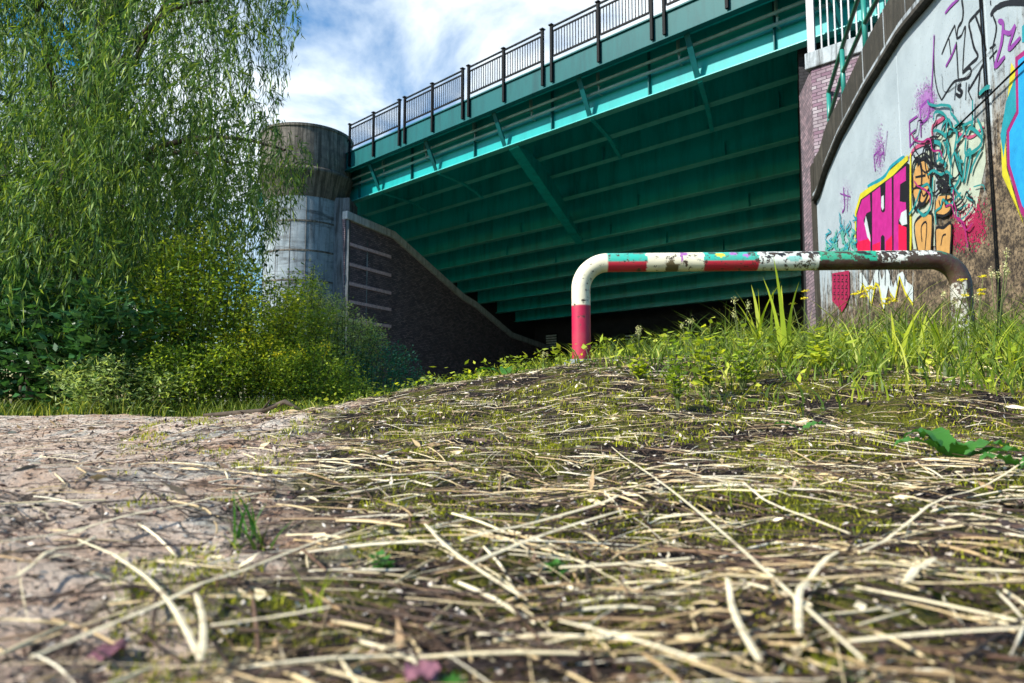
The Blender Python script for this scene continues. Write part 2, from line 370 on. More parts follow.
# service pipes with hangers
for D, z in ((17.82, 10.66), (17.92, 10.38)):
    m = MB(); m.tube([BR.w(S0, z, D), BR.w(S1, z, D)], .055, 10); m.build('service_pipe', M['pipegrey'], bridge, True)
    for k in range(12):
        s = 1+k*3.0; m = MB(); bbox(m, s, s+.05, D-.07, D+.2, z-.075, z-.058); bbox(m, s, s+.05, D-.02, D+.02, z+.05, 11.3); m.build('pipe_hanger', M['pipegrey'], bridge)
# bearing wall closing the far left behind the wing wall, and the far edge
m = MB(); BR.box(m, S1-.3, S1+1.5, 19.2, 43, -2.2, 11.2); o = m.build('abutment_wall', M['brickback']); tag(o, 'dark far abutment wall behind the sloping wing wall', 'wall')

# railing on the bridge
px_posts = [351, 377, 400.6, 406, 434, 464, 470, 505.5, 544, 553, 600, 653, 665.5]
ss_ = [hitD(x, 167-.407*(x-351.6)-20, 17.3)[0] for x in px_posts]
RT = 12.95
def railing(s_hi, s_lo, label):
    r = empty('bridge_railing', label, 'railing', 'black railings along the bridge deck edge', BR.w((s_hi+s_lo)/2, FZ1, 17.3))
    inv = r.location.copy()
    def fin(mb, nm, mt=M['black']):
        o = mb.build(nm, mt, r); o.location = -inv; return o
    mid = (s_hi+s_lo)/2
    for s in (s_hi, mid, s_lo):
        mb = MB(); bbox(mb, s-.045, s+.045, 17.18, 17.27, FZ0+.12, RT+.02); bbox(mb, s-.075, s+.075, 17.14, 17.30, RT+.02, RT+.06); fin(mb, 'post')
    mb = MB(); bbox(mb, s_lo, s_hi, 17.20, 17.26, RT-.05, RT); fin(mb, 'top_rail')
    for a, b in ((s_hi, mid), (mid, s_lo)):
        mb = MB(); a2, b2 = a-.09, b+.09
        bbox(mb, b2, a2, 17.20, 17.25, RT-.22, RT-.17); bbox(mb, b2, a2, 17.20, 17.25, FZ1+.17, FZ1+.23)
        k = int((a2-b2)/.115)
        for i in range(k+1):
            s = b2+(a2-b2)*i/k; bbox(mb, s-.013, s+.013, 17.215, 17.235, FZ1+.2, RT-.2)
        fin(mb, 'railing_panel')
bay = [(ss_[0], ss_[2]), (ss_[3], ss_[5]), (ss_[6], ss_[8]), (ss_[9], ss_[11])]
L = bay[3][0]-bay[3][1]; gap = ss_[8]-ss_[9]
labs = ['black railing bay nearest the round concrete pillar', 'second black railing bay from the round pillar', 'third black railing bay from the round pillar', 'fourth black railing bay, cut by the top of the photo near its middle']
for (a, b), l in zip(bay, labs): railing(a, b, l)
railing(ss_[12], ss_[12]-L, 'last black railing bay, leaving the photo at the top edge')

# ------------------------------------------------------------------ round pillar
pc = hitY(305, 240, 31.8); PX, PY = pc[0], 31.8
PR = 39.5/683*31.8*.99
def ztop(py, Y): return hitY(305, py, Y)[2]
def lathe(mb, prof, n=72, mi=0, th0=0, th1=2*math.pi, cx=0, cy=0):
    vs = []; uv = []
    for r, z in prof:
        for k in range(n+1):
            a = th0+(th1-th0)*k/n; vs.append((cx+r*math.cos(a), cy+r*math.sin(a), z)); uv.append((a*2.2, z))
    N = n+1; mb.add(vs, [(i*N+k, i*N+k+1, (i+1)*N+k+1, (i+1)*N+k) for i in range(len(prof)-1) for k in range(n)], uv, mi)
pil = empty('bridge_tower', 'round weathered concrete tower with a dark drum on top at the bridge end', 'tower', loc=(PX, PY, -2))
z_a = ztop(196, 30.3); z_b = ztop(166, 29.9); z_c = ztop(124, 29.9)
m = MB(); lathe(m, [(PR, 0), (PR, z_a+2)]); o = m.build('shaft', M['pillar'], pil, True)
# formwork seams as raised fins
for z in np.arange(1.4, z_a-.3, 1.35):
    m = MB(); lathe(m, [(PR-.02, z+1.99), (PR+.022, z+2.0), (PR+.022, z+2.07), (PR-.02, z+2.08)]); m.build('formwork_seam', M['pillardark'], pil)
for a in (200, 222, 244, 266, 288):
    m = MB(); q = R(a); m.tube([((PR+.003)*math.cos(q), (PR+.003)*math.sin(q), .2), ((PR+.003)*math.cos(q), (PR+.003)*math.sin(q), z_a+1.9)], .016, 6); m.build('formwork_seam', M['pillardark'], pil)
m = MB(); R2 = 48/683*31
lathe(m, [(PR+.01, z_a+1.95), (PR+.05, z_a+2.05), (R2*.98, z_b+1.75), (R2, z_b+1.78), (R2, z_b+1.95), (R2-.08, z_b+2.0)]); o = m.build('capital', M['pillardark'], pil, True)
m = MB(); R3 = 46/683*31
lathe(m, [(R3-.1, z_b+2.0), (R3, z_b+2.02), (R3, z_c+1.86), (R3+.05, z_c+1.88), (R3+.05, z_c+2.0), (0.01, z_c+2.0)]); o = m.build('drum', M['pillardark'], pil)
# flat pilaster between tower and wing wall
WL = Plane(hitY(346, 300, 31.0)[:2], vdir(850), 1)
pm = Plane((hitY(345.5, 300, 31.0)[0], 30.9), (-1.0, 0.0), -1)
m = MB()
xA, xB = hitY(329, 300, 30.6)[0], hitY(346, 300, 30.6)[0]
m.add([(xA, 30.9, -2.2), (xB, 30.9, -2.2), (xB, 32.5, -2.2), (xA, 32.5, -2.2), (xA, 30.9, z_a+.1), (xB, 30.9, z_a+.1), (xB, 32.5, z_a+.1), (xA, 32.5, z_a+.3)],
      [(3, 2, 1, 0), (4, 5, 6, 7), (0, 1, 5, 4), (1, 2, 6, 5), (2, 3, 7, 6), (3, 0, 4, 7)])
o = m.build('pilaster', M['pilaster']); o.parent = pil; o.location = (-PX, -PY, 2)
# slanted brace rail between drum and railing
m = MB(); h0 = hitD(341, 156, 17.5); h1 = hitD(351, 136, 17.35); m.tube([BR.w(h0[0], h0[1], 17.5), BR.w(h1[0], h1[1], 17.3)], .03, 6)
h0 = hitD(343, 163, 17.5); h1 = hitD(351, 152, 17.35); m.tube([BR.w(h0[0], h0[1], 17.5), BR.w(h1[0], h1[1], 17.3)], .03, 6)
o = m.build('railing_brace', M['black']); tag(o, 'slanted black brace bars between the tower drum and the railing end', 'brace')

# ------------------------------------------------------------------ left brick wing wall
ww = empty('wing_wall', 'dark brick wing wall with stepped sloping coping beside the round tower', 'wall', loc=(0, 0, 0))
top = [WL.hit(*p) for p in ((345, 219), (393, 239), (462, 300), (475, 308), (511, 338))]
end = (24., top[-1][1]-.5)
poly = [(0, -2.3)]+[top[0]]+top[1:]+[end]+[(24., -2.3)]
# 3 brick sections side by side are one surface
m = MB(); WL.slab(m, poly[::-1], -.5, 0.); m.build('brick_face', M['brick'], ww)
for a, b in zip(top, top[1:]+[end]):
    m = MB(); WL.slab(m, [(a[0], a[1]+.003), (b[0], b[1]+.003), (b[0], b[1]+.38), (a[0], a[1]+.38)], -.6, .14); bevel(m.build('coping', M['copinglight'], ww), .02)
for y0, x0, y1 in ((242, 346, 255.7), (261.8, 346, 274.8), (282, 346, 291.8), (299, 346, 309.3), (317.4, 346, 326.3)):
    a = WL.hit(x0, y0); b = WL.hit(390.5, y1); zz = (a[1]+b[1])/2; 
    m = MB(); WL.box(m, .05, b[0], 0.003, .05, zz-.13, zz+.02); m.build('brick_band', M['brickband'], ww)
a = WL.hit(366, 300)[0]; m = MB(); WL.box(m, a, a+.05, .003, .02, -1, 7.8); m.build('movement_joint', M['coping'], ww)

# back wall under the bridge with pale louvres
bw = empty('back_wall', 'dark wall closing off the far side under the bridge', 'wall', loc=(0, 0, 0))
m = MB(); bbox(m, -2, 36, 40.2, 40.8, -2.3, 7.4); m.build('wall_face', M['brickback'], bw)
for (x0, y0, x1, y1), lb in (((547, 334.5, 557, 346), 'small pale louvred panel on the dark wall left of the painted pipe'), ((626, 334, 638, 349), 'small pale louvred panel on the dark wall behind the painted pipe')):
    c0 = hitD(x0, y0, 40.2); c1 = hitD(x1, y1, 40.2)
    lv = empty('louvre_panel', lb, 'vent', 'louvred panels on the far wall', BR.w(c0[0], c1[1], 40.1)); inv = lv.location.copy()
    m = MB(); sa, sb2 = sorted((c0[0], c1[0])); za, zb = c1[1], c0[1]
    bbox(m, sa-.05, sb2+.05, 40.15, 40.197, za-.05, zb+.05); o = m.build('frame', M['black'], lv); o.location = -inv
    k = 5
    for i in range(k):
        m = MB(); z = za+(zb-za)*i/k; bbox(m, sa, sb2, 40.08, 40.147, z, z+(zb-za)/k*.6); o = m.build('slat', M['louvre'], lv); o.location = -inv

# ------------------------------------------------------------------ right abutment and railing
AB = empty('brick_abutment', 'tall brick bridge abutment with concrete cap behind the graffiti wall', 'abutment', loc=(0, 0, 0))
Bx, By, _ = hitY(816, 200, 16.6); rd = vdir(662)
A2 = Plane((Bx, By), (-bd[0], -bd[1]), 1); capz = hitD(812, 69, Bx*nf[0]+By*nf[1])[1]
if A2.n[1] > 0: A2 = Plane((Bx, By), (-bd[0], -bd[1]), -1)
m = MB(); A2.box(m, 0, 6, -.6, 0, -1.5, capz); m.build('brick_face', M['pierbrick'], AB)
SD = Plane((Bx, By), rd, -1)
if SD.n[0] > 0: SD = Plane((Bx, By), rd, 1)
m = MB(); SD.box(m, .002, 1.5, -.55, 0.001, -1.5, capz-.02); m.build('side_face', M['brick'], AB)
bp = (Bx+rd[0]*1.45, By+rd[1]*1.45); INN = Plane(bp, vdir(800), 1)
if INN.n[0] > 0: INN = Plane(bp, vdir(800), -1)
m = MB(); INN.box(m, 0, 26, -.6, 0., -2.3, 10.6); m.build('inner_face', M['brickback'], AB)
m = MB(); A2.box(m, -.12, 6.1, -.7, .08, capz+.003, capz+.42); bevel(m.build('cap', M['coping'], AB), .02)
rr = empty('landing_railing', 'pale upright railing standing on the brick abutment cap', 'railing', loc=A2.w(0, capz+.42, -.1)); inv = rr.location.copy()
def fin(mb, nm, mt, par=rr, iv=inv, sm=False):
    o = mb.build(nm, mt, par, sm); o.location = -iv; return o
cz = capz+.42
m = MB(); A2.box(m, -.08, .10, -.14, -.04, cz, cz+1.9); fin(m, 'post', M['lightrail'])
m = MB(); A2.box(m, -.08, 4.5, -.14, -.04, cz+1.9, cz+1.98); fin(m, 'top_rail', M['lightrail'])
m = MB(); A2.box(m, .1, 4.5, -.12, -.06, cz+.003, cz+.06); fin(m, 'bottom_rail', M['lightrail'])
for i in range(24):
    m = MB(); s = .24+i*.165; A2.box(m, s, s+.035, -.11, -.07, cz+.06, cz+1.9); fin(m, 'baluster', M['lightrail'])

# ------------------------------------------------------------------ graffiti wall with stair parapet
gx, gy, _ = hitY(820.5, 300, 15.6)
G = Plane((gx, gy), vdir(662), 1)
if G.n[0] > 0: G = Plane((gx, gy), vdir(662), -1)
G.d = (-G.d[0], -G.d[1])                              # s runs towards the camera
GW = empty('retaining_wall', 'pale panelled stair retaining wall covered in graffiti beside the path', 'wall', loc=(0, 0, 0))
Wp = [G.hit(*p) for p in ((820.5, 196), (828, 171), (842.7, 137), (869, 90), (906, 32), (933.6, 0), (975, -52), (1060, -140))]
Up = [G.hit(*p) for p in ((820.5, 150), (827, 126), (843, 95), (866, 45), (889, 2), (915, -35), (950, -90), (1060, -240))]
Send = G.hit(1175, 300)[0]
def interp(P, s):
    return float(np.interp(s, [p[0] for p in P], [p[1] for p in P]))
Wp.append((Send, Wp[-1][1]+.05*(Send-Wp[-1][0]))); Up.append((Send, Up[-1][1]+.05*(Send-Up[-1][0])))
jx = [0, G.hit(905, 230)[0], G.hit(992, 120)[0], Send]
for a, b in zip(jx, jx[1:]):
    a2, b2 = a+(.0 if a == 0 else .006), b-.006
    k = 10; tp = [(a2+(b2-a2)*i/k, interp(Wp, a2+(b2-a2)*i/k)) for i in range(k+1)]
    m = MB(); G.slab(m, [(a2, -1.0)]+tp+[(b2, -1.0)], -.35, 0.); bevel(m.build('wall_panel', M['wall'], GW), .012)
m = MB(); k = 40; ps = [(Send*i/k) for i in range(k+1)]
G.slab(m, [(0, -1.)]+[(s, interp(Wp, s)+.0) for s in ps]+[(Send, -1.)], -.6, -.36); m.build('wall_core', M['parapet'], GW)
m = MB(); G.slab(m, [(s, interp(Wp, s)+.004) for s in ps]+[(s, interp(Up, s)) for s in ps[::-1]], -.3, .04); bevel(m.build('stair_parapet', M['parapet'], GW), .02)
for off, dz, h in ((.12, .0, .06), (.085, .10, .07)):
    m = MB(); G.slab(m, [(s, interp(Wp, s)+.006+dz) for s in ps]+[(s, interp(Wp, s)+.006+dz+h) for s in ps[::-1]], .042, off); m.build('string_moulding', M['coping'] if off < .1 else M['parapet'], GW)
for pxx in (843, 866, 889, 912):
    s = G.hit(pxx, 80)[0]; m = MB(); G.box(m, s, s+.015, .041, .05, interp(Wp, s)+.22, interp(Up, s)-.01); m.build('parapet_joint', M['coping'], GW)
# end pilaster strip at far end
m = MB(); G.box(m, -.28, -.003, -.35, .06, -1.0, Up[0][1]-.1); m.build('end_pilaster', M['parapet'], GW)
# narrow grey downpipe/post strip at the foot, left of the wall
# handrail behind the parapet
HP = Plane(G.w(0, 0, -.55)[:2], G.d, 1)
if HP.n[0] > 0: HP = Plane(G.w(0, 0, -.55)[:2], G.d, -1)
hr = empty('stair_handrail', 'green flaking double handrail climbing behind the dark stair parapet', 'handrail', loc=(0, 0, 0))
for pts in (((882, -60), (870, -30), (857.6, 0), (845, 38), (828.6, 92), (825, 112)), ((905, -62), (890, -28), (877, 0), (862, 28), (843, 72), (831, 112), (826, 135))):
    m = MB(); m.tube([HP.w(*HP.hit(*p)) for p in pts], .05, 8); m.build('rail', M['greenrail'], hr, True)
for x, y0, y1 in ((863, -10, 58), (842, 50, 108), (828.5, 93, 140), (886, -55, 20)):
    m = MB(); a = HP.hit(x, y0); b = HP.hit(x, y1); m.tube([HP.w(a[0], a[1]), HP.w(a[0], b[1])], .055, 8); m.build('post', M['tealpost'], hr, True)

# ---- graffiti paint: strokes and fills surveyed on the wall plane
def gcol(name, c, r=.55): return simple('spray_'+name, c, r, .18, 6)
for k_ in (): pass
K = {k: gcol(k, c) for k, c in dict(black=(.012, .012, .015), magenta=(.45, .02, .22), red=(.62, .01, .06), yellow=(.55, .50, .03), teal=(.02, .22, .22),
     tealblue=(.02, .26, .32), purple=(.22, .05, .28), paleviolet=(.33, .16, .40), orange=(.50, .28, .09), sky=(.02, .30, .60), pink=(.42, .08, .16), white=(.5, .57, .57),
     darkred=(.32, .02, .07), pale=(.42, .48, .38), greenish=(.10, .35, .28), maroon=(.30, .02, .14)).items()}
lay = [0.003]
def cr(pts, n=5):
    P = [np.array(p, float) for p in pts]
    if len(P) < 3: return P
    P = [2*P[0]-P[1]]+P+[2*P[-1]-P[-2]]; out = []
    for i in range(1, len(P)-2):
        for k in range(n):
            t = k/n; out.append(.5*((2*P[i])+(-P[i-1]+P[i+1])*t+(2*P[i-1]-5*P[i]+4*P[i+1]-P[i+2])*t*t+(-P[i-1]+3*P[i]-3*P[i+1]+P[i+2])*t**3))
    out.append(P[-2]); return out
class Paint:
    def __init__(s): s.mb = MB()
    def stroke(s, pts, w, z=(0, 0, 1), smooth=True, closed=False):
        ox, oy, sc = z; pts = [(ox+p[0]/sc, oy+p[1]/sc) for p in pts]
        P = cr(pts) if smooth else [np.array(p, float) for p in pts]
        W = [G.hit(*p) for p in P]; A = np.array(W); n = len(A); ww = w*abs(G.hit(P[0][0], P[0][1]+1)[1]-W[0][1])
        vs = []; lay[0] += .00006
        for i in range(n):
            t = A[min(i+1, n-1)]-A[max(i-1, 0)]; l = np.hypot(*t) or 1; nn = np.array((-t[1], t[0]))/l
            q = 1.7*ww/2*(1 if 0 < i < n-1 else .7)*(.85+.3*random.random()); o = lay[0]+.0001*i/n
            for sg in (-1, 1):
                v = A[i]+nn*q*sg; vs.append(G.w(v[0], v[1], o))
        lay[0] += .00010
        s.mb.add(vs, [(2*i, 2*i+1, 2*i+3, 2*i+2) for i in range(n-1)]); return s
    def fill(s, pts, z=(0, 0, 1)):
        ox, oy, sc = z; W = [G.hit(ox+p[0]/sc, oy+p[1]/sc) for p in pts]; lay[0] += .0001
        s.mb.add([G.w(a, b, lay[0]) for a, b in W], [tuple(range(len(W)))]); return s
    def speck(s, cx, cy, rx, ry, n, z=(0, 0, 1), size=.018):
        ox, oy, sc = z; lay[0] += .0001
        for i in range(n):
            a, b = G.hit(ox+random.gauss(cx, rx*.45)/sc, oy+random.gauss(cy, ry*.45)/sc); q = size*random.uniform(.3, 1.2); o = lay[0]+.00008*i/n; t0 = random.uniform(0, 6.3)
            s.mb.add([G.w(a+q*math.cos(t0+j*1.0472), b+q*math.sin(t0+j*1.0472), o) for j in range(6)], [tuple(range(6))])
        lay[0] += .0001
        return s
    def done(s, col, label=None):
        o = s.mb.build('graffiti', K[col], GW)
        if label: o['label'] = label
        lay[0] += .0001
        return o
def blob(cx, cy, rx, ry, n=18, j=.12): return [(cx+rx*(1+random.uniform(-j, j))*math.cos(2*math.pi*i/n), cy+ry*(1+random.uniform(-j, j))*math.sin(2*math.pi*i/n)) for i in range(n)]
Z5 = (920, 0, 6.83); Z6 = (900, 0, 2.846); Z7 = (820, 100, 3.106); Z8 = (870, 120, 5.254); Z9 = (800, 200, 5.254); Z4 = (790, 0, 3.795)
# background tints
Paint().fill([(210, 235), (240, 190), (330, 150), (345, 300), (345, 660), (230, 680), (212, 520)], Z8).fill([(350, 60), (420, 30), (600, 10), (610, 220), (540, 560), (470, 560), (440, 480), (360, 470)], Z8).done('pale', 'pale washed panel behind the tangled tags')
Paint().speck(540, 550, 75, 120, 900, Z8, .016).speck(470, 600, 60, 90, 500, Z8, .016).done('darkred', 'dark pink spray mist on the stained concrete')
# right-hand big piece: yellow, blue, magenta border, sky fill
Paint().fill([(318, 178), (330, 200), (320, 300), (300, 380), (305, 480), (340, 600), (353, 640), (345, 612), (292, 500), (288, 390), (305, 300)], Z6).done('yellow')
Paint().fill([(353, 150), (330, 215), (303, 290), (287, 385), (296, 450), (305, 370), (331, 318), (353, 300)], Z6).done('tealblue')
Paint().fill([(329, 163), (460, 60), (560, 60), (560, 760), (400, 690), (345, 605), (306, 470), (305, 372), (332, 318)], Z6).done('maroon', 'dark magenta border of the big blue piece')
Paint().fill([(337, 172), (460, 78), (545, 78), (545, 740), (405, 668), (349, 585), (314, 468), (312, 377), (339, 322)], Z6).done('sky', 'bright sky blue fill of the big piece')
Paint().fill([(700, 180), (720, 160), (760, 120), (760, 270), (700, 290)], Z5).done('tealblue')
# black outline tag high on the wall
p = Paint()
p.stroke([(285, -60), (288, 0), (297, 70), (290, 140), (262, 190), (252, 262)], 2, Z5).stroke([(252, 265), (285, 240), (312, 182), (302, 330), (293, 500)], 1.4, Z5)
p.stroke([(415, -40), (420, 45), (380, 100), (338, 155), (350, 230), (370, 320), (397, 385), (350, 435), (295, 490)], 2, Z5)
p.stroke([(378, 100), (410, 190), (455, 345)], 1.8, Z5).stroke([(240, 170), (200, 250), (150, 372)], 1.5, Z5).stroke([(200, 262), (215, 385)], 1.6, Z5, False)
p.stroke([(240, 170), (250, 245)], 1.2, Z5, False).stroke([(250, 285), (258, 420), (264, 545)], 1.5, Z5).stroke([(293, 500), (340, 462), (352, 492), (330, 530), (268, 545), (225, 568), (150, 683)], 1.6, Z5)
p.stroke([(435, 435), (400, 505), (330, 625)], 1.8, Z5).stroke([(412, 488), (402, 660), (442, 622)], 1.5, Z5).stroke([(485, 105), (520, 55), (600, 20), (715, 18), (800, 40)], 3.2, Z5)
p.stroke([(500, 100), (525, 190), (497, 335)], 1.4, Z5).stroke([(480, 330), (520, 300)], 1.6, Z5).stroke([(478, 400), (530, 340)], 1.4, Z5).stroke([(500, 330), (515, 480)], 1.4, Z5).stroke([(97, 245), (100, 470), (120, 610), (150, 683)], 1.1, Z5)
p.stroke([(285, 575), (262, 600), (290, 625), (275, 655), (250, 640)], 2.2, Z5).stroke([(320, 560), (315, 683)], 1., Z5).stroke([(340, 570), (335, 620), (360, 683)], 1., Z5).stroke([(250, 560), (240, 683)], 1.2, Z5)
p.stroke([(485, 0), (487, 35)], 1.4, Z5).stroke([(275, 130), (140, 260), (120, 210)], .5, (900, 0, 2.846)).done('black', 'black outlined tag with angular letters high on the wall')
Paint().stroke([(540, 140), (572, 165), (560, 300), (520, 450), (585, 385)], 3., Z5).stroke([(575, 215), (620, 225), (655, 180), (610, 335), (692, 255)], 2.6, Z5).stroke([(250, 300), (225, 370), (180, 455)], 2, Z5).stroke([(270, -10), (215, 40), (175, 90)], 2., Z5).done('purple', 'purple tag beside the wall joint')
Paint().speck(60, 690, 50, 120, 1500, Z5, .010).speck(340, 570, 22, 80, 900, Z4, .010).speck(505, 400, 34, 80, 800, Z4, .010).speck(80, 300, 18, 60, 350, Z7, .010).done('paleviolet', 'violet spray haze around the small tags')
Paint().stroke([(455, 460), (458, 560)], 2, Z4).stroke([(455, 462), (485, 440)], 2, Z4).stroke([(457, 510), (480, 490)], 1.6, Z4).stroke([(458, 555), (488, 520)], 1.6, Z4).stroke([(497, 410), (500, 520)], 2, Z4).stroke([(497, 410), (530, 380), (528, 440), (500, 470)], 1.8, Z4).stroke([(540, 350), (545, 420)], 2, Z4).stroke([(550, 130), (545, 250), (540, 340)], 1.4, Z4).done('purple', 'purple letters sprayed above the pink piece')
Paint().stroke([(320, 590), (326, 650)], 1.6, Z4).stroke([(320, 590), (338, 575), (328, 620)], 1.2, Z4).stroke([(344, 560), (343, 630)], 1.2, Z4).stroke([(355, 540), (360, 610)], 1.2, Z4).stroke([(345, 590), (360, 575)], 1.2, Z4).stroke([(372, 495), (362, 590)], .9, Z4).done('purple', 'small purple tag on the upper left of the wall')
Paint().stroke([(74, 270), (78, 330), (70, 350)], 1.4, Z7).stroke([(88, 280), (86, 345)], 1., Z7).stroke([(64, 290), (96, 300)], 1., Z7).done('purple')
Paint().stroke([(455, 600), (480, 560), (540, 530), (545, 480), (590, 445)], 2.2, Z4).stroke([(630, 500), (690, 520), (740, 480)], 1.8, Z4).stroke([(640, 560), (650, 520)], 2, Z4).done('pink', 'red sprayed line arching over the tangled tags')
# pink block letters
Paint().fill([(112, 352), (128, 303), (270, 192), (281, 200), (284, 520), (112, 520)], Z7).done('black')
Paint().stroke([(112, 440), (113, 350), (128, 300), (180, 262), (230, 222), (276, 178)], 3.4, Z7, False).stroke([(284, 165), (284, 300), (285, 420), (283, 520)], 3.2, Z7, False).done('yellow', 'yellow outline of the pink block letters')
Paint().stroke([(150, 268), (200, 240), (225, 205), (265, 175)], 2, Z7).done('tealblue')
Paint().fill([(117, 358), (133, 310), (158, 292), (160, 345), (147, 352), (138, 375), (150, 400), (160, 420), (160, 520), (117, 520)], Z7).fill(
    [(165, 288), (190, 268), (193, 345), (199, 350), (205, 345), (207, 255), (226, 240), (228, 520), (205, 520), (204, 425), (198, 418), (192, 425), (191, 520), (165, 520)], Z7).fill(
    [(232, 236), (270, 205), (270, 250), (252, 262), (251, 315), (270, 318), (271, 347), (247, 372), (247, 520), (232, 520)], Z7).done('magenta', 'magenta block letters reading SHE')
Paint().fill([(247, 385), (272, 395), (273, 520), (247, 520)], Z7).fill([(207, 440), (227, 420), (227, 520), (207, 520)], Z7).fill([(118, 440), (158, 430), (159, 520), (118, 520)], Z7).fill([(166, 450), (190, 440), (190, 520), (166, 520)], Z7).done('red')
Paint().fill([(145, 360), (150, 378), (157, 415), (160, 440), (150, 425), (141, 385)], Z7).fill([(256, 350), (272, 340), (274, 385), (258, 390), (250, 375)], Z7).fill([(194, 300), (201, 295), (202, 335), (197, 343), (193, 330)], Z7).done('white')
# dripping zigzag under the letters
Paint().fill([(318, 385), (330, 380), (352, 420), (372, 455), (400, 375), (420, 360), (435, 420), (462, 350), (480, 400), (495, 460), (520, 390), (545, 375), (570, 430), (598, 450), (600, 350), (600, 540), (560, 480), (530, 395), (505, 520), (478, 480), (470, 450), (445, 580), (420, 440), (400, 430), (380, 540), (355, 480), (335, 430), (318, 480)], Z9).done('white', 'white jagged drips below the pink letters')
Paint().stroke([(318, 490), (335, 440), (358, 490), (380, 550), (402, 438), (420, 450), (446, 590)], 1.8, Z9, False).stroke([(480, 490), (504, 530), (528, 405), (560, 490), (600, 550)], 1.8, Z9, False).done('yellow')
# teal tangle and dark red letters left of the piece
p = Paint()
for i in range(26):
    x = 130+random.random()*170; y = 130+random.random()*130+max(0, (220-x))*.5; l = 30+random.random()*60
    if y < 265: p.stroke([(x, y), (x+random.uniform(-14, 14), y+l*.5), (x+random.uniform(-20, 20), min(262, y+l))], 1.2+random.random()*1.5, Z9)
p.done('greenish', 'teal tangled tag at the far end of the wall')
p = Paint()
for i in range(20):
    x = 140+random.random()*165; y = 60+random.random()*180; l = 20+random.random()*60
    p.stroke([(x, y), (x+random.uniform(-20, 20), y+l*.5), (x+random.uniform(-20, 20), y+l)], .8+random.random()*.5, Z9)
p.done('tealblue')
Paint().fill([(175, 385), (265, 370), (268, 500), (245, 560), (225, 590), (205, 560), (175, 530)], Z9).done('darkred', 'dark red letter block low on the wall')
p = Paint()
for a in range(4):
    for b in range(4):
        x = 182+a*21; y = 395+b*34; p.stroke([(x, y), (x+12, y+2), (x+10, y+20), (x+2, y+24)], .7, Z9)
for x in (335, 365, 395, 425, 455, 485, 520, 560): p.stroke([(x, 300), (x+random.uniform(-6, 6), 380), (x, 450)], 1.0, Z9)
p.done('black')
# orange throw-up and face loop
Paint().fill([(248, 535), (300, 492), (336, 500), (334, 700), (268, 700), (250, 600)], Z8).fill([(360, 575), (400, 562), (438, 548), (434, 700), (362, 700)], Z8).fill([(352, 445), (372, 400), (432, 395), (437, 468), (402, 502), (352, 492)], Z8).fill(blob(285, 330, 48, 110), Z8).done('orange', 'orange throw-up letters with black outline')
p = Paint()
p.stroke([(265, 700), (247, 600), (250, 535), (300, 492), (338, 500), (332, 700)], 1.8, Z8).stroke([(285, 640), (282, 560), (310, 545), (300, 700)], 1.4, Z8).stroke([(360, 700), (358, 575), (400, 565), (440, 545), (434, 700)], 1.8, Z8).stroke([(385, 660), (395, 610), (412, 600)], 1.2, Z8)
p.stroke([(352, 495), (360, 410), (385, 380), (440, 385), (437, 470), (402, 502), (352, 495)], 1.6, Z8).stroke([(375, 420), (385, 455), (400, 430)], 1.4, Z8).stroke([(405, 425), (412, 455), (425, 425)], 1.4, Z8)
p.stroke([(235, 280), (240, 440), (265, 455), (285, 300), (270, 210), (240, 225), (235, 290)], 2.6, Z8).stroke([(262, 240), (290, 200), (325, 230), (330, 330), (300, 430), (262, 450)], 2.6, Z8).stroke([(285, 200), (300, 140), (325, 150), (335, 240)], 2.2, Z8).stroke([(250, 300), (305, 290)], 2, Z8).stroke([(250, 350), (310, 340)], 2, Z8)
p.stroke([(365, 300), (395, 285), (430, 310), (435, 350), (400, 370), (365, 345)], 2.2, Z8).stroke([(360, 330), (400, 320), (430, 360)], 2, Z8).stroke([(340, 100), (350, 200), (360, 240), (400, 240)], 2.2, Z8).done('black', 'black scribbled letters above the orange throw-up')
p = Paint()
p.stroke([(345, 110), (385, 130), (375, 200), (410, 225), (405, 250)], 2.4, Z8).stroke([(390, 60), (400, 20), (430, 0), (440, 60), (400, 80)], 2.2, Z8).stroke([(430, 50), (470, 60), (460, 180), (485, 300), (440, 380)], 2.6, Z8).stroke([(480, 170), (500, 320), (520, 180), (545, 170), (515, 330)], 2.4, Z8)
p.stroke([(520, 80), (545, 40), (600, 90), (590, 140), (520, 180), (520, 90)], 2.4, Z8).stroke([(600, 150), (560, 230), (545, 280)], 2.2, Z8).stroke([(490, 0), (510, 60), (470, 120)], 2., Z8).stroke([(580, -10), (605, 60), (600, 140)], 2, Z8).stroke([(400, 110), (420, 150), (440, 240)], 2, Z8).stroke([(262, 470), (300, 500), (335, 440), (345, 300)], 2, Z8)
p.stroke([(425, 640), (470, 600), (500, 590)], 2.6, Z5).done('teal', 'dark teal looping tag right of the orange throw-up')
Paint().stroke([(540, 365), (520, 400), (560, 430), (530, 490), (490, 520), (475, 480), (530, 440)], 1.1, Z8).stroke([(560, 350), (610, 340), (620, 370)], .8, Z8).done('teal')
rg = random.Random(5)
for col, nst_, wd_ in (('black', 9, 1.3), ('teal', 8, 1.8), ('maroon', 4, 1.2), ('black', 5, 1.0)):
    p = Paint()
    for i in range(nst_):
        x = rg.uniform(912, 968); y = rg.uniform(112, 215); pts = [(x, y)]; a = rg.uniform(0, 6.28)
        for k in range(rg.randint(4, 8)):
            a += rg.uniform(-1.4, 1.4); x += math.cos(a)*rg.uniform(3, 8); y += math.sin(a)*rg.uniform(6, 16); pts.append((min(976, max(909, x)), min(246, max(100, y))))
        p.stroke(pts, wd_)
    p.done(col)
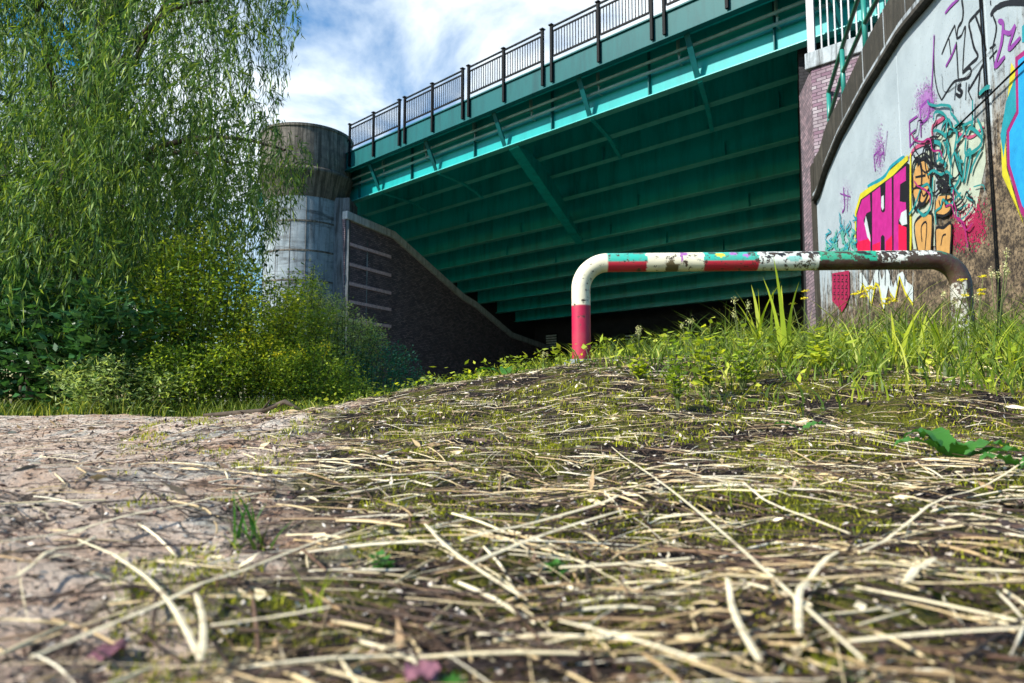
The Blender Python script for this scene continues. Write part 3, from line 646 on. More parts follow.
# dark vertical joint with cable
m = MB(); s = G.hit(989, 120)[0]; m.tube([G.w(s, .3, .02), G.w(s, Wp[-1][1]-.2, .02)], .008, 8)
m.build('conduit', M['black'], GW)
sg = jx[2]; m = MB(); G.box(m, sg-.05, sg-.035, .002, .012, .2, interp(Wp, sg)); m.build('joint_strip', M['black'], GW)
m = MB(); q0 = G.hit(960, 128); q1 = G.hit(1060, 32); m.tube([G.w(*q0, .05), G.w(*q1, .05)], .011, 6); m.build('thin_cable', M['black'], GW)

# ------------------------------------------------------------------ painted pipe barrier
def barrier():
    Y0, Y1 = 3.92, 3.80; r = .0545
    x0 = hitY(581, 300, Y0)[0]; x1 = hitY(962, 300, Y1)[0]; z0 = hitY(590, 263, Y0)[2]; z1 = hitY(930, 259.5, Y1)[2]
    def P(x, z): return Vector((x, Y0+(Y1-Y0)*(x-x0)/(x1-x0), z))
    br = .155; pts = []; cols = []
    za = gz(x0, Y0)-.12; zb = gz(x1, Y1)-.12
    def push(p, n): pts.append(p)
    n = 60
    for i in range(n): pts.append(P(x0, za+(z0-br-za)*i/n))
    for i in range(24): a = math.pi/2*i/24; pts.append(P(x0+br-br*math.cos(a), z0-br+br*math.sin(a)))
    n = 300
    for i in range(n): t = i/n; pts.append(P(x0+br+(x1-x0-2*br)*t, z0+(z1-z0)*t))
    for i in range(24): a = math.pi/2*i/24; pts.append(P(x1-br+br*math.sin(a), z1-br+br*math.cos(a)))
    for i in range(61): pts.append(P(x1, z1-br-(z1-br-zb)*i/60))
    ns = 40; m = MB(); vs = []; cols = []; rot = lambda v: v
    yb = Vector((0, -1, 0)) # towards the viewer
    cream = (.78, .74, .55); wht = (.72, .76, .70); red = (.55, .02, .05); crim = (.42, .008, .055); grn = (.02, .36, .22); tl = (.03, .42, .33); mar = (.045, .010, .014); blk = (.015, .015, .015)
    def spot(px, ang, cx, ca, rx, ra): return ((px-cx)/rx)**2+((ang-ca)/ra)**2 < 1
    for i, p in enumerate(pts):
        t = (pts[min(i+1, len(pts)-1)]-pts[max(i-1, 0)]).normalized(); b = -t.cross(yb).normalized()  # b points up on the horizontal run (outer side)
        f = b.cross(t).normalized()
        px = 581+381*(p.x-x0)/(x1-x0); py = 400-(p.z-EYE)/3.86*683
        for k in range(ns):
            q = 2*math.pi*k/ns; up = math.cos(q); d = b*up+yb*math.sin(q); vs.append(p+d*r)
            jj = 1.2*noise.noise(Vector((q*3, i*.13, 2)))
            u2 = up
            j = px+jj*2; c = cream
            if i < 84:
                c = crim if py > 304+jj*.6 else cream
                if py < 276 and px > 596: c = cream
            elif j < 600: c = cream
            elif j < 648: c = tl if up > -.05+.1*jj else red
            elif j < 706: c = cream if not (667 < j < 680 and up < -.2+.4*jj) else (.12, .09, .04)
            elif j < 760: c = (tl if up > -.1+.12*jj else red)
            elif j < 820: c = wht
            elif j < 877: c = grn if up > -.15+.15*jj else mar  # dark underside of this band and the next is shade painted in
            elif j < 936: c = wht if up > -.05+.35*jj-(.25 if j < 905 else -.35) else mar
            elif py < 284 and i > 380: c = (.03, .16, .09) if (up > .5 and j < 955) else mar
            else: c = (.45, .45, .40) if d.x < -.05+.4*jj else (.03, .02, .018)  # right leg: shade on the side away from the sun painted near-black
            if 84 <= i < 384:
                for (cx, ca, rx, ra, cc) in ((683, .5, 1.6, .7, (.35, .1, .4)), (686, .75, 4, .2, (.35, .1, .4)), (722, .55, 5, .25, (.75, .7, .05)), (735, .7, 4, .2, (.4, .15, .5)), (748, .5, 4, .2, (.4, .15, .5)), (714, .8, 4, .2, (.03, .1, .08)),
                     (775, .7, 5, .16, blk), (783, .55, 4, .25, blk), (791, .8, 6, .12, blk), (800, .4, 2.5, .4, blk), (806, .75, 5, .15, blk), (812, .45, 2.2, .4, blk), (818, .7, 3.5, .25, blk), (770, .3, 5, .16, blk), (843, .75, 8, .12, blk), (862, .75, 6, .2, blk), (868, .5, 4, .15, blk),
                     (884, .6, 3, .3, blk), (892, .8, 7, .14, blk), (903, .6, 4, .3, blk), (912, .8, 4, .2, blk), (640, .85, 6, .12, (.1, .2, .15)), (795, .1, 8, .3, (.25, .55, .5))):
                    if math.sin(q) > -.2 and spot(px, up, cx, ca, rx, ra): c = cc
            cols.append((*c, 1))
    N = len(pts)
    m.add(vs, [(i*ns+k, i*ns+(k+1) % ns, (i+1)*ns+(k+1) % ns, (i+1)*ns+k) for i in range(N-1) for k in range(ns)])
    n = NT('flaking_shaded_barrier_paint', rough=.42, spec=.5)
    at = n.node('ShaderNodeAttribute', attribute_name='Paint'); v = n.coord('Object')
    a = n.noise(v, 28, 8, .75); b = n.noise(v, 7, 4, .6)
    sx = n.node('ShaderNodeSeparateXYZ'); n.l.new(v, sx.inputs[0])
    wear = n.math('ADD', a, n.math('MULTIPLY', sx.outputs[0], .05))
    col = n.mix(n.ramp(wear, [(.615, g(0)), (.64, g(1))]), at.outputs['Color'], (.035, .018, .012))
    col = n.mix(n.ramp(b, [(.4, g(0)), (.8, g(.35))]), col, (.2, .17, .1))
    n.color(col); n.bump(n.ramp(wear, [(.60, g(1)), (.64, g(0))]), .4, .003)
    root = empty('pipe_barrier', 'low bent steel pipe barrier painted in flaking white, green and red bands', 'barrier', loc=(x0, Y0, gz(x0, Y0)))
    o = m.build('pipe', n.m, root, True); o.location = -root.location
    ca = o.data.color_attributes.new('Paint', 'FLOAT_COLOR', 'POINT'); ca.data.foreach_set('color', np.array(cols, dtype=np.float32).ravel())
    for x, y in ((x0, Y0), (x1, Y1)):
        m = MB(); lathe(m, [(.1, gz(x, y)-.05), (.1, gz(x, y)+.015), (.07, gz(x, y)+.022), (.056, gz(x, y)+.022)], 24, cx=x, cy=y); o = m.build('footing', M['pillar'], root); o.location = -root.location
barrier()

# ------------------------------------------------------------------ foliage tools
def quads_leaf(P, A, Lg, Wd, up=None):
    """P base points, A unit directions, lengths, widths -> kite shaped leaves with a slight fold"""
    n = len(P); rnd = rng.normal(size=(n, 3)); 
    if up is not None: rnd = rnd*.6+np.array([[0, 0, up]])
    B = np.cross(A, rnd); B /= np.linalg.norm(B, axis=1, keepdims=True)+1e-9
    Lg = Lg[:, None]; Wd = Wd[:, None]; Nn = np.cross(A, B)
    v0 = P; v1 = P+A*Lg*.42+B*Wd*.5+Nn*Wd*.15; v2 = P+A*Lg-np.array([[0, 0, 1]])*Lg*.08; v3 = P+A*Lg*.42-B*Wd*.5+Nn*Wd*.15
    V = np.stack([v0, v1, v2, v3], 1).reshape(-1, 3); Q = np.arange(4*n).reshape(n, 4); return V, Q
def blades(P, H, W, lean, segs=3):
    """curved tapered grass blades"""
    n = len(P); az = rng.uniform(0, 2*np.pi, n); d = np.stack([np.cos(az), np.sin(az), np.zeros(n)], 1)
    fa = rng.uniform(0, 2*np.pi, n); b = np.stack([np.cos(fa), np.sin(fa), np.zeros(n)], 1)
    rows = []
    for i in range(segs+1):
        t = i/segs; c = P+np.array([[0, 0, 1]])*(H*t*(1-.25*t*lean))[:, None]+d*(H*lean*t*t)[:, None]
        w = (W*(1-t)**.7*.5)[:, None]
        rows += [c-b*w, c+b*w]
    V = np.stack(rows, 1).reshape(-1, 3); m_ = 2*(segs+1); base = (np.arange(n)*m_)[:, None, None]
    q = np.array([[2*i, 2*i+1, 2*i+3, 2*i+2] for i in range(segs)])[None]; return V, (base+q).reshape(-1, 4)
def unit(a): return a/(np.linalg.norm(a, axis=1, keepdims=True)+1e-9)
def shrub(name, label, cat, x, y, h, r, ll, lw, n, mat, group='shrubs and weeds below the willow', nst=26, upb=.5, tops=None, zb=None):
    h *= 1.18; n = int(n*1.5); r *= 1.1; z0 = gz(x, y)-.03 if zb is None else zb; root = empty(name, label, cat, group, (x, y, z0))
    st = MB(); Ps = []; As = []
    for i in range(nst):
        a = random.uniform(0, 2*math.pi); rr_ = r*math.sqrt(random.random()); hh = h*random.uniform(.78, 1.03)*(1-.35*(rr_/r)**2)
        p0 = np.array((math.cos(a)*rr_*.35, math.sin(a)*rr_*.35, 0)); p2 = np.array((math.cos(a)*rr_, math.sin(a)*rr_, hh)); p1 = (p0+p2)/2+np.array((0, 0, hh*.18))
        curve = [(1-t)**2*p0+2*t*(1-t)*p1+t*t*p2 for t in np.linspace(0, 1, 7)]
        st.tube(curve, [.011*(1-j/8)*(.6+h*.3) for j in range(7)], 4, False)
        k = n//nst; t = rng.uniform(.1, 1, k)**.8; cv = np.array(curve); ix = t*6; i0 = np.minimum(ix.astype(int), 5); fr = (ix-i0)[:, None]
        c = cv[i0]*(1-fr)+cv[i0+1]*fr; sp = .16*r*(1.25-t)[:, None]+.03
        nb = max(3, k//14); tw = rng.normal(size=(nb, 3))*sp[:nb].mean()*1.6; pick = rng.integers(0, nb, k)
        Ps.append(c+rng.normal(size=(k, 3))*sp*.8+tw[pick]*(1.1-t)[:, None]*np.array([[1, 1, .6]])); o = rng.normal(size=(k, 3)); o[:, 2] = np.abs(o[:, 2])*upb+.1; As.append(unit(o))
    P = np.concatenate(Ps); A = np.concatenate(As); P[:, 2] = np.maximum(P[:, 2], .02)
    V, Q = quads_leaf(P, A, rng.uniform(.6, 1.2, len(P))*ll, rng.uniform(.7, 1.2, len(P))*lw, 1.0)
    npmesh('foliage', V, Q, mat, root); st.build('stem', M['twig'], root, True)
    if tops:
        tm, tn = tops; pi = P[P[:, 2] > h*.7]
        if len(pi) > tn: pi = pi[rng.integers(0, len(pi), tn)]
        Ps = np.repeat(pi, 7, 0)+rng.normal(size=(len(pi)*7, 3))*.02; V, Q = quads_leaf(Ps, unit(rng.normal(size=Ps.shape)+np.array([[0, 0, .8]])), np.full(len(Ps), .03), np.full(len(Ps), .018)); tag(npmesh('blossom', V, Q, M[tm], root), kind='stuff')
    return root
# pixel column + depth -> ground position
def at(px, Y): return ((px-512)/F*Y*.997, Y)

# ------------------------------------------------------------------ willow
def willow():
    tx, ty = -7.0, 10.5; root = empty('willow_tree', 'tall weeping willow with long drooping narrow leaves filling the left of the view', 'tree', loc=(tx, ty, gz(tx, ty)-.1))
    L0 = root.location
    m = MB(); m.tube([(0, 0, 0), (.1, -.1, 1.5), (.3, -.2, 3.2), (.5, -.3, 5.0), (.9, -.3, 7)], [.5, .4, .34, .26, .16], 14); m.build('trunk', M['bark'], root, True)
    lm = MB(); strands = []
    targets = []
    # limbs arch out over the path; tips spread through the crown volume
    for i in range(215):
        Y = random.uniform(6.4, 13.0); px = random.uniform(-170, 240); z = random.uniform(1.8, 8.6) if random.random() < .8 else random.uniform(1.5, 4)
        X = (px-512)/F*Y; z = z*(Y/8.2)**.6
        if px > 215: z = max(z, 2.2)
        targets.append((X, Y, z))
    for px, py, Y in ((262, 175, 7.6), (285, 150, 7.8), (270, 140, 8.2), (240, 60, 8), (225, 20, 8.4), (256, 5, 8.6), (245, 205, 7.4), (282, 165, 8.0), (215, 120, 7.5), (250, 225, 7.8), (235, 165, 8.3), (268, 190, 8.6), (262, -25, 8.6), (235, -30, 8.2), (285, -28, 8.8)):
        targets.append(hitY(px, py, Y))
    tw = MB()
    for i, T in enumerate(targets):
        T = Vector(T)-L0; b = Vector((.2+.3*random.random(), -.2, random.uniform(2.4, 6.5))); b.z = min(b.z, max(2.2, T.z)); mid = (b+T)/2+Vector((0, 0, .5+.12*(T-b).length))
        if i % 9 == 0:
            cv = [(1-t)**2*b+2*t*(1-t)*mid+t*t*T for t in np.linspace(0, 1, 9)]; lm.tube(cv, [.055*(1-j/9.5)+.006 for j in range(9)], 6, False)
        edge = i > 214
        for k in range(16 if edge else 19):
            o = Vector((random.gauss(0, .30 if edge else .55), random.gauss(0, .4), random.gauss(0, .22))); p = T+o
            ln = random.uniform(.35, 1.0) if edge else random.uniform(.6, 1.9); dx = random.gauss(.02 if edge else -.1, .14 if edge else .22); dy = random.gauss(0, .2)
            n = int(ln/.027); t = np.linspace(0, 1, n)
            c = np.stack([p.x+dx*ln*np.sqrt(t)*1.2, p.y+dy*ln*t, p.z+.10*ln*np.sin(t*3.14)-ln*t*t*.75-ln*.2*t], 1); strands.append(c)
    P = np.concatenate(strands); P[:, 2] = np.maximum(P[:, 2], .35)
    T = np.concatenate([np.gradient(c, axis=0) for c in strands]); T = unit(T)
    A = unit(T*.9+rng.normal(size=T.shape)*.42+np.array([[0, 0, -.25]])); n = len(P)
    pw = P+np.array(L0)[None]; qx = 512+F*pw[:, 0]/pw[:, 1]; qy = 400-F*(pw[:, 2]-EYE)/pw[:, 1]; jit = rng.normal(size=n)
    mx_ = np.interp(qy, [-120, 0, 60, 105, 135, 170, 200, 240, 300], [300, 288, 284, 266, 300, 306, 288, 266, 250])+jit*5
    mz_ = np.interp(qx, [0, 110, 150, 300], [335, 330, 272, 258])+jit*10
    keep = (qx < mx_) & (qy < mz_); P, A = P[keep], A[keep]; n = len(P)
    V, Q = quads_leaf(P+rng.normal(size=P.shape)*.015, A, rng.uniform(.07, .15, n), rng.uniform(.011, .021, n))
    npmesh('foliage', V, Q, M['willow'], root); lm.build('limb', M['bark'], root, True)
willow()

# far trees behind left
def roundtree(label, x, y, h, r, n, mat, name='leafy_tree'):
    root = empty(name, label, 'tree', 'trees standing behind the willow', (x, y, gz(x, y)-.1)); m = MB()
    m.tube([(0, 0, 0), (.1, 0, h*.4), (0, .1, h*.8)], [.22, .16, .06], 10); m.build('trunk', M['bark'], root, True); Ps = []
    lm = MB()
    for i in range(38):
        d = Vector((random.gauss(0, 1), random.gauss(0, 1), random.gauss(0, .8))).normalized()*random.uniform(.45, 1)
        c = Vector((d.x*r, d.y*r, h*.55+d.z*h*.45)); lm.tube([(0, 0, h*.35), tuple(c*.5+Vector((0, 0, h*.2))), tuple(c)], [.05, .03, .01], 4, False)
        k = n//38; Ps.append(np.array(c)[None]+rng.normal(size=(k, 3))*np.array([[r*.2, r*.2, h*.07]]))
    P = np.concatenate(Ps); P[:, 2] = np.maximum(P[:, 2], .1); V, Q = quads_leaf(P, unit(rng.normal(size=P.shape)), rng.uniform(.08, .16, len(P)), rng.uniform(.05, .09, len(P)))
    npmesh('foliage', V, Q, mat, root); lm.build('limb', M['bark'], root, True)
roundtree('dark leafy tree far behind the left edge of the willow', -13, 17, 9.8, 3.6, 15000, M['darktree'])
roundtree('dark leafy tree seen through gaps in the middle of the willow', -8.4, 15.5, 7.4, 2.5, 14000, M['darktree'])
roundtree('low leafy tree between the willow and the round tower', -6.4, 19, 3.6, 2.0, 6000, M['shrub'])

# shrubs
def sh(px, Y, *a, **k): x, y = at(px, Y); return shrub(a[0], a[1], a[2], x, y, *a[3:], **k)
sh(15, 7.6, 'broadleaf_bush', 'dark broad-leaved bush at the far left edge', 'bush', 1.55, .95, .15, .06, 2600, M['broad'])
sh(95, 7.3, 'broadleaf_bush', 'dark broad-leaved bush under the hanging willow, second from the left', 'bush', 1.45, .9, .14, .06, 2600, M['broad'])
sh(-60, 8.2, 'broadleaf_bush', 'tall broad-leaved bush cut by the left photo edge', 'bush', 1.9, 1.1, .15, .06, 2000, M['broad'])
sh(172, 7.6, 'leafy_shrub', 'dense mid green shrub right of the broad-leaved bushes', 'shrub', 1.75, .9, .06, .026, 5500, M['shrub'])
sh(222, 7.9, 'leafy_shrub', 'tallest yellow green shrub left of the round tower', 'shrub', 1.95, .85, .055, .024, 6000, M['shrubyel'])
sh(262, 8.4, 'leafy_shrub', 'yellow green shrub directly in front of the tower foot', 'shrub', 1.7, .8, .055, .024, 5000, M['shrub'])
sh(305, 9.2, 'tall_weed', 'pale feathery weed clump rising before the tower base', 'weed', 1.72, .62, .055, .017, 5200, M['greyweed'], nst=40, tops=('seed', 60))
sh(345, 9.4, 'tall_weed', 'pale feathery weed clump in front of the banded brick wall', 'weed', 1.5, .55, .055, .017, 4200, M['greyweed'], nst=36, tops=('seed', 50))
sh(375, 9.2, 'low_bush', 'blue green bush sloping down before the wing wall', 'bush', 1.05, .58, .05, .017, 4200, M['bluegreen'], nst=34)
sh(402, 9.0, 'low_bush', 'small blue green bush, the last one before the open crest', 'bush', .62, .36, .045, .016, 2200, M['bluegreen'], nst=24)
sh(250, 7.5, 'low_shrub', 'low yellowish shrub with yellow blossoms at the ground edge', 'shrub', .85, .6, .045, .02, 3600, M['shrubyel'], tops=('yellow', 26))
sh(305, 7.8, 'low_shrub', 'low green shrub with a few yellow blossoms beneath the feathery weeds', 'shrub', .8, .6, .045, .02, 3400, M['shrub'], tops=('yellow', 26))
sh(185, 7.0, 'low_shrub', 'low dark green shrub at the edge of the pale ground', 'shrub', .7, .6, .05, .02, 3000, M['shrub'])
sh(130, 6.8, 'low_shrub', 'low bush of narrow leaves under the willow fringe', 'shrub', .55, .6, .07, .016, 3000, M['greyweed'])
sh(350, 8.0, 'low_shrub', 'low green shrub below the blue green bush', 'shrub', .5, .5, .045, .018, 2400, M['shrub'])

# ------------------------------------------------------------------ grass (stuff)
def scatter(n, f):
    out = []
    while len(out) < n:
        p = f()
        if p is not None: out.append(p)
    return np.array(out)
def zz(P2): return np.array([gzr(x, y) for x, y in P2])
# strip under the bushes on the left
def f1():
    px = random.uniform(-120, 430); Y = random.uniform(6.0, 8.8); x, y = at(px, Y)
    edge = 6.3+.25*noise.noise(Vector((px*.02, 0, 0)))-.0*px+(.9 if px > 330 else 0)
    return (x, y) if Y > edge else None
P2 = scatter(9000, f1); P = np.column_stack([P2, zz(P2)]); H = rng.uniform(.05, .24, len(P)); V, Q = blades(P, H, rng.uniform(.006, .012, len(P)), .5)
o = npmesh('grass', V, Q, M['grass']); tag(o, 'green grass fringe along the foot of the bushes', 'grass', kind='stuff')
# crest and right-hand bank
def f2():
    px = random.uniform(400, 1100) if random.random() < .86 else random.uniform(270, 560); Y = random.uniform(2.0, 6.2)
    x, y = at(px, Y); nn = noise.noise(Vector((x*2.2, y*2.2, 5)))
    lim = float(np.interp(px, [400, 470, 560, 640, 700, 800, 1000, 1100], [4.2, 3.9, 3.5, 2.9, 2.5, 2.35, 2.1, 2.0]))
    if Y < lim-.15+nn*.55: return None
    if random.random() > .35+.65*sst((Y-lim)/.9)+nn*.4: return None
    return (x, y)
P2 = scatter(10500, f2); P = np.column_stack([P2, zz(P2)]); pxs = P2[:, 0]/P2[:, 1]*F+512
hm = np.interp(pxs, [400, 560, 640, 720, 800, 900, 1000, 1100], [.08, .09, .16, .23, .26, .29, .33, .36])*np.interp(P2[:, 1], [2, 3, 4, 6], [.45, .75, 1., 1.1])
H = hm*rng.uniform(.2, 1.1, len(P))*rng.uniform(.5, 1.15, len(P))*(.75+.9*np.array([max(0, .5+noise.noise(Vector((x*1.9, y*1.9, 8)))) for x, y in P2])); V, Q = blades(P, H, rng.uniform(.004, .012, len(P)), .7, 4)
o = npmesh('grass', V, Q, M['grass']); tag(o, 'sunlit yellow green grass on the crest around the pipe barrier', 'grass', kind='stuff')
# broad small leaves among the grass
P2 = scatter(2600, f2); P = np.column_stack([P2, zz(P2)+rng.uniform(.01, .12, len(P2))]); A = rng.normal(size=(len(P), 3)); A[:, 2] = np.abs(A[:, 2])*.4
V, Q = quads_leaf(P, unit(A), rng.uniform(.02, .06, len(P)), rng.uniform(.012, .028, len(P)), 1.2)
o = npmesh('ground_leaves', V, Q, M['shrubyel']); tag(o, 'small broad leaves mixed into the grass by the barrier', 'ground cover', kind='stuff')
# moss tufts in the foreground
def f3():
    px = random.uniform(120, 1120); Y = .22+2.6*random.random()**1.5; x, y = at(px, Y)
    nn = noise.noise(Vector((x*5.5, y*5.5, 9)))+.5*noise.noise(Vector((x*14, y*14, 2)))
    return (x, y) if nn > .06-(.1 if px > 350 else -.16) else None
P2 = scatter(34000, f3); P = np.column_stack([P2, zz(P2)-.001]); sc = np.interp(P2[:, 1], [.2, 1, 3], [.35, .7, 1.3]); V, Q = blades(P, rng.uniform(.008, .022, len(P))*sc, rng.uniform(.0014, .0034, len(P))*sc, .5, 2)
o = npmesh('moss', V, Q, M['moss']); tag(o, 'olive green moss cushions between the straw', 'moss', kind='stuff')

# ------------------------------------------------------------------ straw litter
def straws(n, f, mat, name, label, lmul=1., wmul=1., lift=1.):
    mb_v = []; mb_f = []; b = 0
    for i in range(n):
        p = f()
        if p is None: continue
        x, y, ln, w, az = p; ln *= lmul; w *= wmul
        k = 5; bend = random.gauss(0, .12); kink = random.choice((0, 0, random.gauss(0, .5), random.gauss(0, 1.1))); kk = random.randint(1, 4)
        pts = []; cx, cy = x, y; a = az; hs = []
        for j in range(k):
            pts.append((cx, cy)); 
            if j == kk: a += kink
            a += bend/k; cx += math.cos(a)*ln/(k-1); cy += math.sin(a)*ln/(k-1)
        gs = [gzr(*q) for q in pts]; hi = max(gs); t0 = random.uniform(.0005, .010)*lift; t1 = random.uniform(.0005, .010)*lift
        for j, q in enumerate(pts):
            t = j/(k-1); zlin = gs[0]*(1-t)+gs[-1]*t+t0*(1-t)+t1*t; z = max(zlin, gs[j]+w*.3)+.002*math.sin(t*3.1)*lift
            an = az+math.pi/2; ww_ = w*(.5 if 0 < j < k-1 else .28)*random.uniform(.85, 1.15); dx, dy = math.cos(an)*ww_, math.sin(an)*ww_
            mb_v += [(q[0]-dx, q[1]-dy, z), (q[0]+dx, q[1]+dy, z), (q[0], q[1], z+w*.55)]
        for j in range(k-1):
            for c in range(3): mb_f.append((b+3*j+c, b+3*j+(c+1) % 3, b+3*j+3+(c+1) % 3, b+3*j+3+c))
        b += 3*k
    o = npmesh(name, np.array(mb_v), np.array(mb_f), mat)
    if label: tag(o, label, 'straw', kind='stuff')
    return o
def az(): return random.choice((random.gauss(.3, .4), random.gauss(.0, .35), random.gauss(2.3, .5), random.uniform(0, 3.14), random.uniform(0, 3.14)))
def dens(px, x, y):
    d = float(np.interp(px, [-50, 160, 330, 520, 1100], [.10, .22, .75, 1, 1])); return d*(.55+.9*max(0, .5+noise.noise(Vector((x*2.5, y*3.5, 1)))))
def fs_near():
    px = random.uniform(-100, 1150); Y = .2+1.1*random.random()**1.3; x, y = at(px, Y)
    if random.random() > dens(px, x, y): return None
    return x, y, random.uniform(.03, .16)*(1.2 if random.random() < .2 else .8), (.0006+.0034*random.random()**2.2)*(.8 if Y < .4 else 1), az()
def fs_mid():
    px = random.uniform(-60, 1130); Y = random.uniform(1.0, 3.9); x, y = at(px, Y)
    if random.random() > dens(px, x, y): return None
    return x, y, random.uniform(.03, .12)*(2 if random.random() < .12 else 1), (.0007+.0024*random.random()**2), az()
straws(1900, fs_near, M['straw'], 'straw_litter', 'pale dry straw litter covering the foreground')
straws(4600, fs_mid, M['straw'], 'straw_litter', 'dry straw litter on the slope below the barrier')
def fs_dark():
    px = random.uniform(-60, 1130); Y = .35+3.2*random.random()**1.2; x, y = at(px, Y)
    if random.random() > dens(px, x, y)+.1: return None
    return x, y, random.uniform(.05, .25), random.uniform(.001, .003), az()
straws(1500, fs_dark, M['darkstalk'], 'dark_twig_litter', 'dark brown twigs and stalks scattered through the straw')
# crumbs and chips
def fc():
    px = random.uniform(-100, 1130); Y = .2+3.4*random.random()**1.5; x, y = at(px, Y)
    return (x, y) if random.random() < .25+.75*dens(px, x, y) else None
P2 = scatter(26000, fc); sc = np.interp(P2[:, 1], [.2, 1, 3.5], [.5, 1, 2.0]); P = np.column_stack([P2, zz(P2)+.002*sc]); A = rng.normal(size=(len(P), 3)); A[:, 2] *= .25
V, Q = quads_leaf(P, unit(A), rng.uniform(.004, .016, len(P))*sc, rng.uniform(.002, .007, len(P))*sc, 1.5)
o = npmesh('litter_chips', V, Q, M['chip']); tag(o, 'crumbs of bark, dead leaf and chaff lying on the soil', 'litter', kind='stuff')

# grit and pebbles on the hardstanding
def fp():
    px = random.uniform(-150, 520) if random.random() < .7 else random.uniform(400, 1130); Y = .25+5.5*random.random()**1.6; return at(px, Y)
P2 = scatter(9000, fp); n_ = len(P2); sc = np.interp(P2[:, 1], [.2, 1, 4, 6], [.0016, .003, .007, .009])*rng.uniform(.3, 1.3, n_)**1.5; cz_ = np.column_stack([P2, zz(P2)])
oc = np.array([(1, 0, 0), (0, 1, 0), (-1, 0, 0), (0, -1, 0), (0, 0, .75), (0, 0, -.6)], float)
V = (cz_[:, None, :]+oc[None]*sc[:, None, None]*rng.uniform(.5, 1.4, (n_, 6, 1))).reshape(-1, 3)
tri = np.array([(0, 1, 4), (1, 2, 4), (2, 3, 4), (3, 0, 4), (1, 0, 5), (2, 1, 5), (3, 2, 5), (0, 3, 5)]); Q = ((np.arange(n_)*6)[:, None, None]+tri[None]).reshape(-1, 3)
o = npmesh('grit', V, Q, M['chip']); tag(o, 'loose grit and small pebbles on the trodden ground', 'grit', kind='stuff')
# flat dead leaves and curled sheaths
P2 = scatter(1500, fc); sc = np.interp(P2[:, 1], [.2, 1, 3.5], [.45, 1, 1.5]); P = np.column_stack([P2, zz(P2)+.004*sc]); A = rng.normal(size=(len(P), 3)); A[:, 2] *= .22
V, Q = quads_leaf(P, unit(A), rng.uniform(.018, .055, len(P))*sc, rng.uniform(.004, .013, len(P))*sc, 1.2)
o = npmesh('dead_leaves', V, Q, M['straw']); tag(o, 'flat dead leaf scraps lying among the straw', 'litter', kind='stuff')
M['plum'] = simple('plum_dead_leaf', (.20, .085, .11), .8, .6, 60)
for px, Y, lb in ((655, .30, 'crumpled plum coloured dead leaf at the bottom right of centre'), (120, .42, 'small plum coloured dead leaf at the lower left'), (425, .36, 'plum coloured dead leaf left of the small green leaves')):
    x, y = at(px, Y); z = gzr(x, y); k = 9; vs = []; a0 = random.random()*3; q = .017 if px > 600 else .009
    for i in range(k):
        for j in range(k):
            u, v_ = i/(k-1)*2-1, j/(k-1)*2-1; f_ = (1-.35*abs(v_))*(1-.3*u*u); vs.append((x+q*(u*f_*1.5), y+q*v_*1.3, z+.007+.006*noise.noise(Vector((u*1.7+px, v_*1.7, 3)))+.003*noise.noise(Vector((u*5, v_*5+px, 1)))))
    m = MB(); m.add(vs, [(i*k+j, i*k+j+1, (i+1)*k+j+1, (i+1)*k+j) for i in range(k-1) for j in range(k-1)]); o = m.build('fallen_leaf', M['plum'], None, True); tag(o, lb, 'leaf')
# prominent single stalks in the foreground: (start px,py) (end px,py) width
def gpt(px, py):
    r = ray(px, py); t = .05
    for _ in range(2000):
        p = (t*r[0], t*r[1], EYE+t*r[2])
        if p[2] <= gz(p[0], p[1])+.012: break
        t *= 1.006
    return p
ST = [((0, 418+142), (265, 500), 6, 'long thin pale stalk lying nearly level across the lower left'), ((30, 680), (350, 540), 9, 'thick pale stalk slanting up from the bottom left corner'),
      ((78, 552), (200, 683), 8, 'pale stalk slanting down to the right at the lower left'), ((462, 552), (618, 506), 12, 'broad flat pale reed at the centre of the foreground'),
      ((470, 578), (622, 520), 9, 'broad pale reed just below the widest central reed'), ((425, 535), (520, 612), 7, 'pale stalk crossing below the central reeds'),
      ((612, 455), (865, 683), 7, 'long thin stalk running diagonally down to the lower right'), ((850, 662), (1024, 648), 10, 'thick level reed at the bottom right corner'),
      ((728, 605), (760, 683), 9, 'short upright-looking pale stalk at the bottom right of centre'), ((800, 655), (838, 575), 9, 'pale forked piece at the lower right of centre'),
      ((720, 600), (1024, 596), 7, 'long level reddish stalk across the lower right'), ((690, 490), (850, 545), 5, 'thin pale stalk falling to the right on the right side'),
      ((905, 605), (935, 572), 10, 'short stubby pale chip standing at the right'), ((560, 582), (690, 572), 8, 'pale stalk below the reeds right of centre'),
      ((375, 445), (740, 430), 3, 'long thin dark-looking straw in the middle ground'),
      ((210, 645), (330, 625), 7, 'pale stalk beside the bottom left diagonal'), ((300, 470), (470, 475), 3, 'thin level straw left of centre'),
      ((0, 600), (95, 548), 6, 'short pale stalk at the left photo edge'), ((195, 610), (200, 683), 8, 'blurred pale stem at the bottom left pointing at the camera'),
      ((860, 575), (1024, 480), 5, 'thin pale straw rising to the right edge'), ((560, 640), (700, 683), 8, 'blurred pale straw at the bottom centre')]
